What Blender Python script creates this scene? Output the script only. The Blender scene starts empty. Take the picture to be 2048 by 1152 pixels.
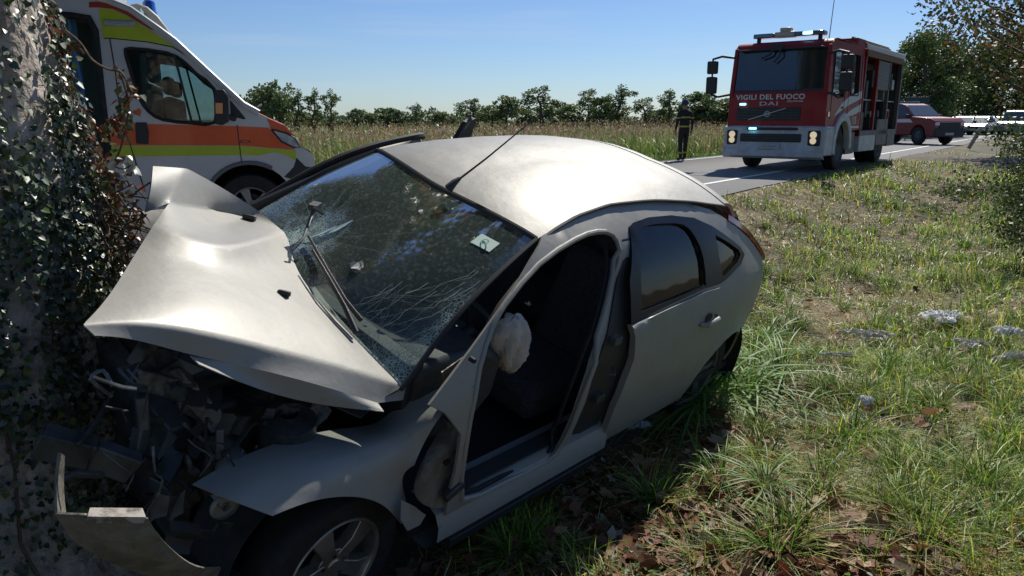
import bpy, math, random
import numpy as np
from mathutils import Vector, Matrix
from mathutils.geometry import delaunay_2d_cdt
R = math.radians
random.seed(7); rng = np.random.default_rng(7)
scene = bpy.context.scene
C = scene.collection

# ---------------------------------------------------------------- camera, world, sun
CAMH = 1.25; FPX = 1478.0; PITCH = math.atan((576-238)/FPX)
cd = bpy.data.cameras.new('camera'); cam = bpy.data.objects.new('camera', cd); C.objects.link(cam)
cam.location = (0, 0, CAMH); cam.rotation_euler = (math.pi/2-PITCH, 0, 0)
cd.sensor_width = 36; cd.lens = FPX/2048*36; cd.clip_start = .05; cd.clip_end = 3000
scene.camera = cam
SUN_AZ, SUN_EL = 27, 45
w = bpy.data.worlds.new('World'); scene.world = w; w.use_nodes = True
nt = w.node_tree; bgn = nt.nodes['Background']
sky = nt.nodes.new('ShaderNodeTexSky'); sky.sky_type = 'NISHITA'; sky.sun_disc = False
sky.sun_elevation = R(SUN_EL); sky.sun_rotation = R(SUN_AZ); sky.altitude = 100
sky.air_density = 1.0; sky.dust_density = .25; sky.ozone_density = 1.8
# a few faint cirrus streaks low over the horizon
tcw = nt.nodes.new('ShaderNodeTexCoord'); mpw = nt.nodes.new('ShaderNodeMapping'); mpw.inputs['Scale'].default_value = (2.2, 2.2, 34)
nsw = nt.nodes.new('ShaderNodeTexNoise'); nsw.inputs['Scale'].default_value = 1.6; nsw.inputs['Detail'].default_value = 5
crw = nt.nodes.new('ShaderNodeMapRange'); crw.inputs[1].default_value = .53; crw.inputs[2].default_value = .85; crw.inputs[4].default_value = .22
mxw = nt.nodes.new('ShaderNodeMix'); mxw.data_type = 'RGBA'; mxw.inputs[7].default_value = (9, 9.6, 10.4, 1)
nt.links.new(tcw.outputs['Generated'], mpw.inputs[0]); nt.links.new(mpw.outputs[0], nsw.inputs[0]); nt.links.new(nsw.outputs[0], crw.inputs[0])
tint = nt.nodes.new('ShaderNodeMix'); tint.data_type = 'RGBA'; tint.blend_type = 'MULTIPLY'; tint.inputs[0].default_value = 1; tint.inputs[7].default_value = (.78, .97, 1.31, 1)
nt.links.new(sky.outputs[0], tint.inputs[6]); nt.links.new(crw.outputs[0], mxw.inputs[0]); nt.links.new(tint.outputs[2], mxw.inputs[6]); nt.links.new(mxw.outputs[2], bgn.inputs[0])
bgn.inputs[1].default_value = .066
sd = bpy.data.lights.new('sun', 'SUN'); sd.energy = 4.7; sd.angle = R(.53); sd.color = (1, .95, .86)
sun = bpy.data.objects.new('sun', sd); C.objects.link(sun)
SV = Vector((math.sin(R(SUN_AZ))*math.cos(R(SUN_EL)), math.cos(R(SUN_AZ))*math.cos(R(SUN_EL)), math.sin(R(SUN_EL))))
sun.rotation_euler = SV.to_track_quat('Z', 'Y').to_euler(); sun.location = SV*50
scene.view_settings.view_transform = 'Standard'; scene.view_settings.look = 'None'
scene.view_settings.exposure = .14; scene.view_settings.gamma = 1
scene.render.engine = 'CYCLES'; scene.cycles.max_bounces = 8; scene.cycles.transparent_max_bounces = 12

# ---------------------------------------------------------------- materials
MATS = {}
def mat(name, col, rough=.6, metal=0., coat=0., noise=None, bump=None, emit=None, spec=.5, attr=False, trans=0., alpha=None, hole=None):
    """noise=(scale, colour2, lo, hi); bump=(scale, strength)"""
    if name in MATS: return MATS[name]
    m = bpy.data.materials.new(name); m.use_nodes = True; t = m.node_tree; L = t.links
    b = t.nodes['Principled BSDF']; out = t.nodes['Material Output']
    b.inputs['Base Color'].default_value = (*col, 1); b.inputs['Roughness'].default_value = rough
    b.inputs['Metallic'].default_value = metal; b.inputs['Coat Weight'].default_value = coat
    b.inputs['Coat Roughness'].default_value = .08; b.inputs['Specular IOR Level'].default_value = spec
    tc = t.nodes.new('ShaderNodeTexCoord')
    cs = None
    if attr:
        a = t.nodes.new('ShaderNodeAttribute'); a.attribute_name = 'Col'; cs = a.outputs[0]; L.new(cs, b.inputs['Base Color'])
    if noise is None and not attr: noise = (9, tuple(c*.86 for c in col), .3, .7)
    if noise:
        sc, c2, lo, hi = noise
        n = t.nodes.new('ShaderNodeTexNoise'); n.inputs['Scale'].default_value = sc; n.inputs['Detail'].default_value = 6; n.inputs['Roughness'].default_value = .62
        r = t.nodes.new('ShaderNodeMapRange'); r.inputs[1].default_value = lo; r.inputs[2].default_value = hi
        mx = t.nodes.new('ShaderNodeMix'); mx.data_type = 'RGBA'; mx.inputs[6].default_value = (*col, 1); mx.inputs[7].default_value = (*c2, 1)
        if cs: L.new(cs, mx.inputs[6])
        L.new(tc.outputs['Object'], n.inputs[0]); L.new(n.outputs[0], r.inputs[0]); L.new(r.outputs[0], mx.inputs[0]); L.new(mx.outputs[2], b.inputs['Base Color'])
        cs = mx.outputs[2]
    if bump:
        n2 = t.nodes.new('ShaderNodeTexNoise'); n2.inputs['Scale'].default_value = bump[0]; n2.inputs['Detail'].default_value = 8
        bp_ = t.nodes.new('ShaderNodeBump'); bp_.inputs['Strength'].default_value = bump[1]; bp_.inputs['Distance'].default_value = bump[2] if len(bump) > 2 else .02
        L.new(tc.outputs['Object'], n2.inputs[0]); L.new(n2.outputs[0], bp_.inputs['Height']); L.new(bp_.outputs[0], b.inputs['Normal'])
    if emit:
        b.inputs['Emission Color'].default_value = (*emit[0], 1); b.inputs['Emission Strength'].default_value = emit[1]
    if trans:
        tr = t.nodes.new('ShaderNodeBsdfTranslucent'); ms = t.nodes.new('ShaderNodeMixShader'); ms.inputs[0].default_value = trans
        if cs: L.new(cs, tr.inputs[0])
        else: tr.inputs[0].default_value = (*col, 1)
        L.new(b.outputs[0], ms.inputs[1]); L.new(tr.outputs[0], ms.inputs[2]); L.new(ms.outputs[0], out.inputs[0])
    if alpha is not None:      # thin glass: see-through share, glossy by fresnel
        tr = t.nodes.new('ShaderNodeBsdfTransparent'); tr.inputs[0].default_value = (*alpha, 1)
        gl = t.nodes.new('ShaderNodeBsdfGlossy'); gl.inputs['Roughness'].default_value = rough; gl.inputs[0].default_value = (1, 1, 1, 1)
        fr = t.nodes.new('ShaderNodeFresnel'); fr.inputs[0].default_value = 1.45
        ms = t.nodes.new('ShaderNodeMixShader')
        L.new(fr.outputs[0], ms.inputs[0]); L.new(tr.outputs[0], ms.inputs[1]); L.new(gl.outputs[0], ms.inputs[2]); L.new(ms.outputs[0], out.inputs[0])
    MATS[name] = m; return m

# ---------------------------------------------------------------- object helpers
def thing(name, label, cat, loc=(0, 0, 0), rot=None, group=None):
    o = bpy.data.objects.new(name, None); C.objects.link(o); o.empty_display_size = .2
    o.location = loc
    if rot is not None: o.rotation_euler = rot
    o['label'] = label; o['category'] = cat
    if group: o['group'] = group
    return o
def tag(o, label, cat, group=None):
    o['label'] = label; o['category'] = cat
    if group: o['group'] = group
    return o
def link(name, me, parent=None, label=None, kind=None):
    o = bpy.data.objects.new(name, me); C.objects.link(o)
    if parent is not None: o.parent = parent
    if label: o['label'] = label
    if kind: o['kind'] = kind
    return o
def mesh_np(name, V, F, mt=None, smooth=False, col=None):
    """V (n,3); F (m,k) all the same k"""
    me = bpy.data.meshes.new(name); V = np.asarray(V, np.float32); F = np.asarray(F, np.int32); k = F.shape[1]
    me.vertices.add(len(V)); me.vertices.foreach_set('co', V.ravel())
    me.loops.add(F.size); me.loops.foreach_set('vertex_index', F.ravel())
    me.polygons.add(len(F)); me.polygons.foreach_set('loop_start', np.arange(0, F.size, k, dtype=np.int32))
    me.polygons.foreach_set('loop_total', np.full(len(F), k, np.int32))
    if smooth: me.polygons.foreach_set('use_smooth', np.ones(len(F), bool))
    me.update(calc_edges=True)
    if col is not None:
        a = me.color_attributes.new('Col', 'FLOAT_COLOR', 'POINT'); c = np.ones((len(V), 4), np.float32); c[:, :3] = col
        a.data.foreach_set('color', c.ravel())
    if mt: me.materials.append(mt)
    return me
class MB:
    def __init__(s): s.v = []; s.f = []
    def add(s, vs, fs):
        n = len(s.v); s.v += [tuple(v) for v in vs]; s.f += [tuple(i+n for i in f) for f in fs]; return s
    def box(s, x0, x1, y0, y1, z0, z1, m=None, taper=None):
        vs = [Vector((x, y, z)) for z in (z0, z1) for y in (y0, y1) for x in (x0, x1)]
        if taper:
            cx, cy = (x0+x1)/2, (y0+y1)/2
            for v in vs[4:]: v.x = cx+(v.x-cx)*taper; v.y = cy+(v.y-cy)*taper
        if m: vs = [m @ v for v in vs]
        return s.add(vs, [(0, 2, 3, 1), (4, 5, 7, 6), (0, 1, 5, 4), (2, 6, 7, 3), (0, 4, 6, 2), (1, 3, 7, 5)])
    def bar(s, a, b, w, h, up=(0, 0, 1)):
        a = Vector(a); b = Vector(b); d = (b-a).normalized(); r = d.cross(Vector(up))
        if r.length < 1e-4: r = d.cross(Vector((1, 0, 0)))
        r.normalize(); u = r.cross(d)
        vs = [p+r*(i*w/2)+u*(j*h/2) for p in (a, b) for i, j in ((-1, -1), (1, -1), (1, 1), (-1, 1))]
        return s.add(vs, [(0, 3, 2, 1), (4, 5, 6, 7), (0, 1, 5, 4), (1, 2, 6, 5), (2, 3, 7, 6), (3, 0, 4, 7)])
    def tube(s, pts, rad, n=8, cap=True):
        pts = [Vector(p) for p in pts]; m = len(pts)
        if not hasattr(rad, '__len__'): rad = [rad]*m
        vs = []; prev = None
        for i, p in enumerate(pts):
            d = (pts[min(i+1, m-1)]-pts[max(i-1, 0)]).normalized()
            r = prev if prev is not None else (Vector((0, 0, 1)) if abs(d.z) < .9 else Vector((1, 0, 0)))
            r = (r-d*r.dot(d)).normalized(); prev = r; u = d.cross(r)
            vs += [p+(r*math.cos(2*math.pi*k/n)+u*math.sin(2*math.pi*k/n))*rad[i] for k in range(n)]
        fs = [(i*n+k, i*n+(k+1) % n, (i+1)*n+(k+1) % n, (i+1)*n+k) for i in range(m-1) for k in range(n)]
        if cap: fs += [tuple(range(n))[::-1], tuple((m-1)*n+k for k in range(n))]
        return s.add(vs, fs)
    def lathe(s, prof, n=32, axis='y', c=(0, 0, 0), closed=False):
        """prof: list of (radius, along)"""
        vs = []
        for r, a in prof:
            for k in range(n):
                t = 2*math.pi*k/n; x, z = r*math.cos(t), r*math.sin(t)
                p = {'y': (x, a, z), 'z': (x, z, a), 'x': (a, x, z)}[axis]
                vs.append((p[0]+c[0], p[1]+c[1], p[2]+c[2]))
        m = len(prof); rr = m if closed else m-1
        fs = [(i*n+k, i*n+(k+1) % n, ((i+1) % m)*n+(k+1) % n, ((i+1) % m)*n+k) for i in range(rr) for k in range(n)]
        return s.add(vs, fs)
    def prism(s, poly, a0, a1, axis='y', sc=1.0):
        """poly 2D ((x,z) for axis y, (y,z) for x, (x,y) for z) extruded; far cap scaled by sc"""
        n = len(poly); cx = sum(p[0] for p in poly)/n; cz = sum(p[1] for p in poly)/n
        def P(u, v, a): return {'y': (u, a, v), 'x': (a, u, v), 'z': (u, v, a)}[axis]
        vs = [P(u, v, a0) for u, v in poly]+[P(cx+(u-cx)*sc, cz+(v-cz)*sc, a1) for u, v in poly]
        fs = [tuple(range(n)), tuple(range(2*n-1, n-1, -1))]+[(i, (i+1) % n, n+(i+1) % n, n+i) for i in range(n)]
        return s.add(vs, fs)
    def mesh(s, name, mt):
        me = bpy.data.meshes.new(name); me.from_pydata(s.v, [], s.f); me.update()
        import bmesh
        bm = bmesh.new(); bm.from_mesh(me); bmesh.ops.recalc_face_normals(bm, faces=bm.faces); bm.to_mesh(me); bm.free()
        if mt: me.materials.append(mt)
        return me
    def build(s, name, mt, parent=None, label=None, smooth=True, bevel=0, seg=2, angle=40, kind=None, sub=0, solid=0, out=None):
        me = s.mesh(name, mt)
        if out is not None and sum((p.normal*p.area for p in me.polygons), Vector()).dot(Vector(out)) < 0: me.flip_normals(); me.update()
        if solid: me = thicken(me, abs(solid), name, mt)
        o = link(name, me, parent, label, kind)
        if smooth:
            me.polygons.foreach_set('use_smooth', [True]*len(me.polygons)); me.set_sharp_from_angle(angle=R(angle)); me.update()
        if bevel: md = o.modifiers.new('bevel', 'BEVEL'); md.width = bevel; md.segments = seg; md.limit_method = 'ANGLE'; md.angle_limit = R(35); md.harden_normals = False
        if sub: md = o.modifiers.new('sub', 'SUBSURF'); md.levels = sub; md.render_levels = sub
        return o
def thicken(me, th, name, mt):
    """real thickness: a second skin behind the first and a rim along every open edge"""
    n = len(me.vertices); N = [v.normal.copy() for v in me.vertices]; V = [v.co.copy() for v in me.vertices]
    vs = V+[a-b*th for a, b in zip(V, N)]; F = [tuple(p.vertices) for p in me.polygons]; cnt = {}
    for f in F:
        for i in range(len(f)): cnt.setdefault(frozenset((f[i], f[(i+1) % len(f)])), []).append((f[i], f[(i+1) % len(f)]))
    fs = F+[tuple(i+n for i in reversed(f)) for f in F]+[(e[0][1], e[0][0], e[0][0]+n, e[0][1]+n) for e in cnt.values() if len(e) == 1]
    m2 = bpy.data.meshes.new(name); m2.from_pydata(vs, [], fs); m2.update(); bpy.data.meshes.remove(me)
    if mt: m2.materials.append(mt)
    return m2
def inpoly(x, y, poly):
    c = False; n = len(poly); j = n-1
    for i in range(n):
        xi, yi = poly[i]; xj, yj = poly[j]
        if (yi > y) != (yj > y) and x < (xj-xi)*(y-yi)/(yj-yi)+xi: c = not c
        j = i
    return c
def smoothpoly(poly, n=3, closed=True):
    """Catmull-Rom through the points"""
    m = len(poly); out = []
    for i in range(m if closed else m-1):
        g = lambda k: np.array(poly[k % m] if closed else poly[min(max(k, 0), m-1)], float)
        p0, p1, p2, p3 = g(i-1), g(i), g(i+1), g(i+2)
        for k in range(n):
            t = k/n; out.append(tuple(.5*((2*p1)+(-p0+p2)*t+(2*p0-5*p1+4*p2-p3)*t*t+(-p0+3*p1-3*p2+p3)*t**3)))
    if not closed: out.append(tuple(poly[-1]))
    return out
def sheet(name, outer, holes, step, fn, mt, parent=None, thick=.012, label=None, angle=50, refine=None):
    """flat outline with holes, filled with a fine triangulation and mapped to 3D by fn(u,v)"""
    def dens(p):
        o = []
        for i in range(len(p)):
            a = np.array(p[i]); b = np.array(p[(i+1) % len(p)]); k = max(1, int(np.linalg.norm(b-a)/step))
            o += [tuple(a+(b-a)*t/k) for t in range(k)]
        return o
    loops = [dens(outer)]+[dens(h) for h in holes]
    pts = []; edges = []
    for l in loops:
        n0 = len(pts); pts += l; edges += [(n0+i, n0+(i+1) % len(l)) for i in range(len(l))]
    us = [p[0] for p in outer]; vs = [p[1] for p in outer]
    bd = np.array(pts)
    u = min(us)+step*.5; r = 0
    while u < max(us):
        v = min(vs)+step*(.5 if r % 2 else .25)
        while v < max(vs):
            if inpoly(u, v, outer) and not any(inpoly(u, v, h) for h in holes) and ((bd-(u, v))**2).sum(1).min() > (step*.4)**2: pts.append((u, v))
            v += step
        u += step*.87; r += 1
    vo, _, fo, _, _, _ = delaunay_2d_cdt([Vector(p) for p in pts], edges, [], 0, 1e-5)
    fs = []
    for f in fo:
        cx = sum(vo[i].x for i in f)/len(f); cy = sum(vo[i].y for i in f)/len(f)
        if inpoly(cx, cy, loops[0]) and not any(inpoly(cx, cy, h) for h in loops[1:]): fs.append(tuple(f))
    b = MB(); b.add([fn(v.x, v.y) for v in vo], fs)
    my = sum(v[1] for v in b.v); return b.build(name, mt, parent, label, angle=angle, solid=thick, out=(0, 1 if my > 0 else -1, 0))
def text(name, s, size, mt, parent, m, ext=.004, bold=0, sx=1.0):
    cu = bpy.data.curves.new(name, 'FONT'); cu.body = s; cu.size = size; cu.extrude = ext; cu.offset = bold; cu.align_x = 'CENTER'; cu.space_character = 1.1
    o = bpy.data.objects.new(name+'_c', cu); C.objects.link(o); dg = bpy.context.evaluated_depsgraph_get()
    me = bpy.data.meshes.new_from_object(o.evaluated_get(dg)); bpy.data.objects.remove(o); bpy.data.curves.remove(cu)
    me.transform(m @ Matrix.Scale(sx, 4, (1, 0, 0))); me.materials.clear(); me.materials.append(mt)
    return link(name, me, parent)
def copy_tree(o, parent=None):
    c = o.copy(); C.objects.link(c); c.parent = parent
    for ch in o.children: copy_tree(ch, c)
    return c

# ---------------------------------------------------------------- frames (a thing's own axes) and lines of sight to trace outlines
CP = np.array([0, 0, CAMH]); FW = np.array([0, math.cos(PITCH), -math.sin(PITCH)]); UP = np.array([0, math.sin(PITCH), math.cos(PITCH)])
def ray(x, y): return FW+np.array([1., 0, 0])*(x-1024)/FPX+UP*(576-y)/FPX
class Frame:
    def __init__(s, T, M): s.T = np.array(T, float); s.M = np.array(M)
    def plane(s, x, y, ax, c):
        o = s.M.T@(CP-s.T); d = s.M.T@ray(x, y); return o+d*(c-o[ax])/d[ax]
    def gplane(s, x, y, n, k):      # n.P = k
        n = np.array(n, float); o = s.M.T@(CP-s.T); d = s.M.T@ray(x, y); return o+d*(k-o@n)/(d@n)
    def w(s, P): return s.M@np.array(P, float)+s.T
def rotm(a, b, c): return np.array(Matrix.Rotation(a, 3, 'Z') @ Matrix.Rotation(b, 3, 'Y') @ Matrix.Rotation(c, 3, 'X'))
def frame_thing(t, fr):
    t.matrix_world = Matrix.Translation(Vector(fr.T)) @ Matrix(fr.M.tolist()).to_4x4()
def ground(x, y, z=0.):
    d = ray(x, y); return CP+d*(z-CAMH)/d[2]

# ---------------------------------------------------------------- leaf and blade fields
def leaf_field(P, D, N, L, W, col, mt, name, shape='oval'):
    """one small folded leaf per point. P base, D direction, N normal"""
    D = D/np.linalg.norm(D, axis=1, keepdims=True); S = np.cross(N, D); S /= np.linalg.norm(S, axis=1, keepdims=True)+1e-9; U = np.cross(D, S)
    if shape == 'oval': T = np.array([[0, 0, 0], [.3, .5, .10], [.75, .38, .06], [1, 0, -.08], [.75, -.38, .06], [.3, -.5, .10]]); F = [(0, 3, 2, 1), (0, 5, 4, 3)]
    elif shape == 'ivy': T = np.array([[0, 0, 0], [-.12, .45, .05], [.35, .5, .08], [1, 0, -.1], [.35, -.5, .08], [-.12, -.45, .05]]); F = [(0, 3, 2, 1), (0, 5, 4, 3)]
    elif shape == 'straw': T = np.array([[0, 0, 0], [.5, .5, .012], [1, 0, 0], [.5, -.5, -.012]]); F = [(0, 1, 2, 3)]
    elif shape == 'quad': T = np.array([[0, 0, 0], [.5, .5, .1], [1, 0, 0], [.5, -.5, -.1]]); F = [(0, 1, 2, 3)]
    elif shape == 'maple': T = np.array([[0, 0, 0], [.1, .55, .12], [.45, .32, .03], [.7, .6, .16], [1, 0, .2], [.7, -.6, .16], [.45, -.32, .03], [.1, -.55, .12]]); F = [(0, 4, 2, 1), (2, 4, 3, 3), (0, 7, 6, 4), (6, 5, 4, 4)]
    k = len(T)
    V = (P[:, None]+D[:, None]*(T[None, :, 0:1]*L[:, None, None])+S[:, None]*(T[None, :, 1:2]*W[:, None, None])+U[:, None]*(T[None, :, 2:3]*L[:, None, None])).reshape(-1, 3)
    if shape == 'maple': F = [(0, 4, 2), (0, 2, 1), (2, 4, 3), (0, 7, 6), (0, 6, 4), (6, 5, 4)]
    F = np.array(F); FF = (F[None]+(np.arange(len(P))*k)[:, None, None]).reshape(-1, F.shape[1])
    return mesh_np(name, V, FF, mt, col=np.repeat(col, k, 0))
def blade_field(P, az, H, W, bend, col, mt, name, seg=3):
    """curved tapering blades"""
    n = len(P); d = np.stack([np.cos(az), np.sin(az), 0*az], 1); s = np.stack([-np.sin(az), np.cos(az), 0*az], 1)
    V = []; 
    for i in range(seg+1):
        t = i/seg; c = P+d*(bend*H*t**1.8)[:, None]+np.array([0, 0, 1.])*(H*(t-.55*np.minimum(bend, 1.3)*t*t))[:, None]
        wd = (W*(1-t**1.5)*.5+.0003)[:, None]
        if i < seg: V += [c-s*wd, c+s*wd]
        else: V += [c]
    V = np.stack(V, 1); k = V.shape[1]
    F = []
    for i in range(seg-1): F += [(2*i, 2*i+1, 2*i+3), (2*i, 2*i+3, 2*i+2)]
    F.append((2*seg-2, 2*seg-1, 2*seg)); F = np.array(F)
    FF = (F[None]+(np.arange(n)*k)[:, None, None]).reshape(-1, 3)
    cc = np.repeat(col[:, None], k, 1); tt = np.linspace(1, 1.08, k)[None, :, None]
    return mesh_np(name, V.reshape(-1, 3), FF, mt, col=np.clip(cc*tt, 0, 1).reshape(-1, 3))
def runit(n):
    v = rng.normal(size=(n, 3)); return v/np.linalg.norm(v, axis=1, keepdims=True)
def pick(n, cols, wts, jit=.2):
    c = np.array(cols, float)[rng.choice(len(cols), n, p=np.array(wts)/sum(wts))]
    return np.clip(c*(1+rng.uniform(-jit, jit, (n, 1)))*(1+rng.uniform(-.07, .07, (n, 3))), 0, 1)
# ================================================================ the setting
RD = np.array([math.sin(R(37.2)), math.cos(R(37.2))]); RN = np.array([RD[1], -RD[0]])   # road direction, and the side of the verge
RP = np.array([3.36, 12.26])                                                          # a point on the near edge of the asphalt
def s_of(x, y): return (x-RP[0])*RN[0]+(y-RP[1])*RN[1]
def a_of(x, y): return (x-RP[0])*RD[0]+(y-RP[1])*RD[1]
def at(s, a): return RP+RN*s+RD*a
ROADW = 5.5
def tz(x, y):
    x = np.asarray(x, float); y = np.asarray(y, float); s = s_of(x, y); a = a_of(x, y)
    prof = np.interp(s, [-60, -14, -9, -7, -ROADW-.3, -ROADW, 0, .35, .9, 1.6, 2.4, 3.0, 4.2, 6, 12, 60], [-.2, -.25, -.1, -.35, -.05, -.02, -.02, -.05, -.19, -.44, -.66, -.68, -.52, -.40, -.35, -.2])
    fl = np.clip((a-2)/10, 0, 1); fl = fl*fl*(3-2*fl)
    k = np.where(s > 0, 1-.62*fl, 1.)
    cross = np.exp(-((a-17.5)/3.2)**4)*(s > -.5)
    z = prof*k*(1-cross*.9)
    n = .035*np.sin(x*2.1+.7*y)*np.sin(y*1.7-x*.6)+.02*np.sin(5.3*x+1.1)*np.sin(4.7*y)
    return z+n*np.clip(s/.8, 0, 1)+n*np.clip((-ROADW-.5-s)/1., 0, 1)
# ground: one sheet, fine near the camera, out to the horizon
def axis_pts(c, near, far, n1, n2):
    a = np.linspace(0, near, n1); b = near*np.exp(np.linspace(0, math.log(far/near), n2))[1:]
    h = np.concatenate([a, b]); return np.concatenate([-h[::-1][:-1], h])
rot = RD
us = axis_pts(0, 14, 1500, 130, 26); vs_ = axis_pts(0, 14, 1500, 130, 26)
Ug, Vg = np.meshgrid(us, vs_, indexing='ij'); A0 = at(1.5, -4)
X = A0[0]+RN[0]*Ug+RD[0]*Vg; Y = A0[1]+RN[1]*Ug+RD[1]*Vg; Z = tz(X, Y)
nu, nv = Ug.shape; idx = np.arange(nu*nv).reshape(nu, nv)
F = np.stack([idx[:-1, :-1], idx[1:, :-1], idx[1:, 1:], idx[:-1, 1:]], -1).reshape(-1, 4)
def ground_mat():
    m = bpy.data.materials.new('verge_soil'); m.use_nodes = True; t = m.node_tree; L = t.links; b = t.nodes['Principled BSDF']
    tc = t.nodes.new('ShaderNodeTexCoord'); g = t.nodes.new('ShaderNodeNewGeometry')
    def noise(s, d=6): n = t.nodes.new('ShaderNodeTexNoise'); n.inputs['Scale'].default_value = s; n.inputs['Detail'].default_value = d; L.new(g.outputs['Position'], n.inputs[0]); return n
    def ramp(n, cols):
        r = t.nodes.new('ShaderNodeValToRGB'); e = r.color_ramp.elements
        while len(e) < len(cols): e.new(.5)
        for el, (p, c) in zip(e, cols): el.position = p; el.color = (*c, 1)
        L.new(n.outputs[0], r.inputs[0]); return r
    r1 = ramp(noise(1.1), [(.35, (.03, .038, .012)), (.5, (.10, .085, .035)), (.65, (.26, .19, .10))])
    r2 = ramp(noise(38), [(.35, (.02, .022, .008)), (.55, (.09, .08, .03)), (.72, (.28, .21, .10))])
    mx = t.nodes.new('ShaderNodeMix'); mx.data_type = 'RGBA'; mx.inputs[0].default_value = .5
    L.new(r1.outputs[0], mx.inputs[6]); L.new(r2.outputs[0], mx.inputs[7]); L.new(mx.outputs[2], b.inputs['Base Color'])
    bu = t.nodes.new('ShaderNodeBump'); bu.inputs['Strength'].default_value = .9; bu.inputs['Distance'].default_value = .03
    L.new(noise(25, 8).outputs[0], bu.inputs['Height']); L.new(bu.outputs[0], b.inputs['Normal']); b.inputs['Roughness'].default_value = .9; return m
GM = ground_mat()
link('ground', mesh_np('ground', np.stack([X, Y, Z], -1).reshape(-1, 3), F, GM, True), kind='structure')
# road slab with slightly ragged near edge, and its painted edge lines
asph = mat('asphalt', (.15, .148, .145), .82, noise=(3.2, (.105, .104, .103), .35, .68), bump=(260, .35, .004))
def strip(name, s0, s1, a0, a1, z, mt, n=160, rag=0., kind='structure', skirt=True, parent=None, fade=None):
    aa = a0+(a1-a0)*np.linspace(0, 1, n)**1.6; V = []; F = []
    for i, a in enumerate(aa):
        r0 = rag*(math.sin(a*3.1)+math.sin(a*7.7+1)+random.uniform(-1, 1))
        p0 = at(s0, a); p1 = at(s1+r0, a)
        V += [(p0[0], p0[1], z), (p1[0], p1[1], z)]
        if i: F.append((2*i-2, 2*i-1, 2*i+1, 2*i))
    if skirt:
        k = len(V); V += [(x, y, z-.12) for x, y, _ in V]
        for i in range(1, n): F += [(2*i-1, 2*i+1, k+2*i+1, k+2*i-1), (2*i-2, k+2*i-2, k+2*i, 2*i)]
    return link(name, mesh_np(name, V, F, mt), parent, kind=kind)
strip('road', -ROADW, 0, -60, 900, .0, asph, 300, .025)
# the field lane that joins the road over the ditch
lane = mat('dirt', (.16, .13, .095), .95, noise=(5, (.085, .07, .05), .35, .65), bump=(40, .8, .02))
V = []; F = []
for i, s in enumerate(np.linspace(-.02, 7, 16)):
    for j, a in enumerate(np.linspace(14.6, 20.2, 12)):
        p = at(s, a+.25*math.sin(s*2+j)); e = max(0, 1-min(j, 11-j)/2)
        V.append((p[0], p[1], tz(*p)+.03-.06*e))
        if i and j: k = i*12+j; F.append((k-13, k-1, k, k-12))
link('dirt_path', mesh_np('dirt_path', V, F, lane, True), kind='structure')
paint = mat('road_paint', (.62, .62, .60), .6, noise=(14, (.3, .3, .29), .52, .7))
strip('road_marking', -1.15, -1.02, -60, 400, .006, paint, 300, .004, skirt=False)
strip('road_marking', -5.14, -5.02, -60, 400, .006, paint, 300, .004, skirt=False)

# ---------------------------------------------------------------- grass of the verge
GR = mat('grass', (.1, .15, .04), .45, attr=True, trans=.36, spec=.3)
def patch(x, y, f, o): return .5+.5*np.sin(x*f+o+1.7*np.sin(y*f*.7+o))*np.sin(y*f*1.2-o+1.3*np.sin(x*f*.8))
_lat = np.random.default_rng(5).random((4, 256, 256))
def vnoise(x, y, sc, k=0):
    u = np.asarray(x)/sc+50.3; v = np.asarray(y)/sc+50.7; i = np.floor(u).astype(int); j = np.floor(v).astype(int); f = u-i; g = v-j; f = f*f*(3-2*f); g = g*g*(3-2*g); L_ = _lat[k]
    q = lambda a, b_: L_[a % 256, b_ % 256]
    return (q(i, j)*(1-f)+q(i+1, j)*f)*(1-g)+(q(i, j+1)*(1-f)+q(i+1, j+1)*f)*g
def fnoise(x, y, sc, k=0): return (vnoise(x, y, sc, k)*.5+vnoise(x, y, sc*.45, (k+1) % 4)*.3+vnoise(x, y, sc*.19, (k+2) % 4)*.2)
CAR_T = np.array([-1.3485, 2.982, -.4465]); CAR_M = rotm(R(227.5), R(.92), R(-16))
def in_car(x, y, mgx=.0, mgy=0.):
    v = np.stack([x-CAR_T[0], y-CAR_T[1], np.zeros_like(x)+tz(x, y)-CAR_T[2]], -1)@CAR_M
    return (v[..., 0] < .8+mgx) & (v[..., 0] > -3.3-mgx) & (np.abs(v[..., 1]) < .78+mgy)
def verge_points(n, r0, r1, a0, a1, pw=1.):
    """points round the photographer's standpoint, thinning out with distance"""
    r = r0*(r1/r0)**(rng.random(n)**pw); a = R(a0)+R(a1-a0)*rng.random(n)
    x = r*np.sin(a); y = r*np.cos(a); s = s_of(x, y); al = a_of(x, y)
    ok = (s > .04+.10*rng.random(n)) & ~in_car(x, y)
    lane_ = (np.abs(al-17.4) < 2.6) & (s < 7); ok &= ~lane_ | (rng.random(n) < .06)
    return x[ok], y[ok]
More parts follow.
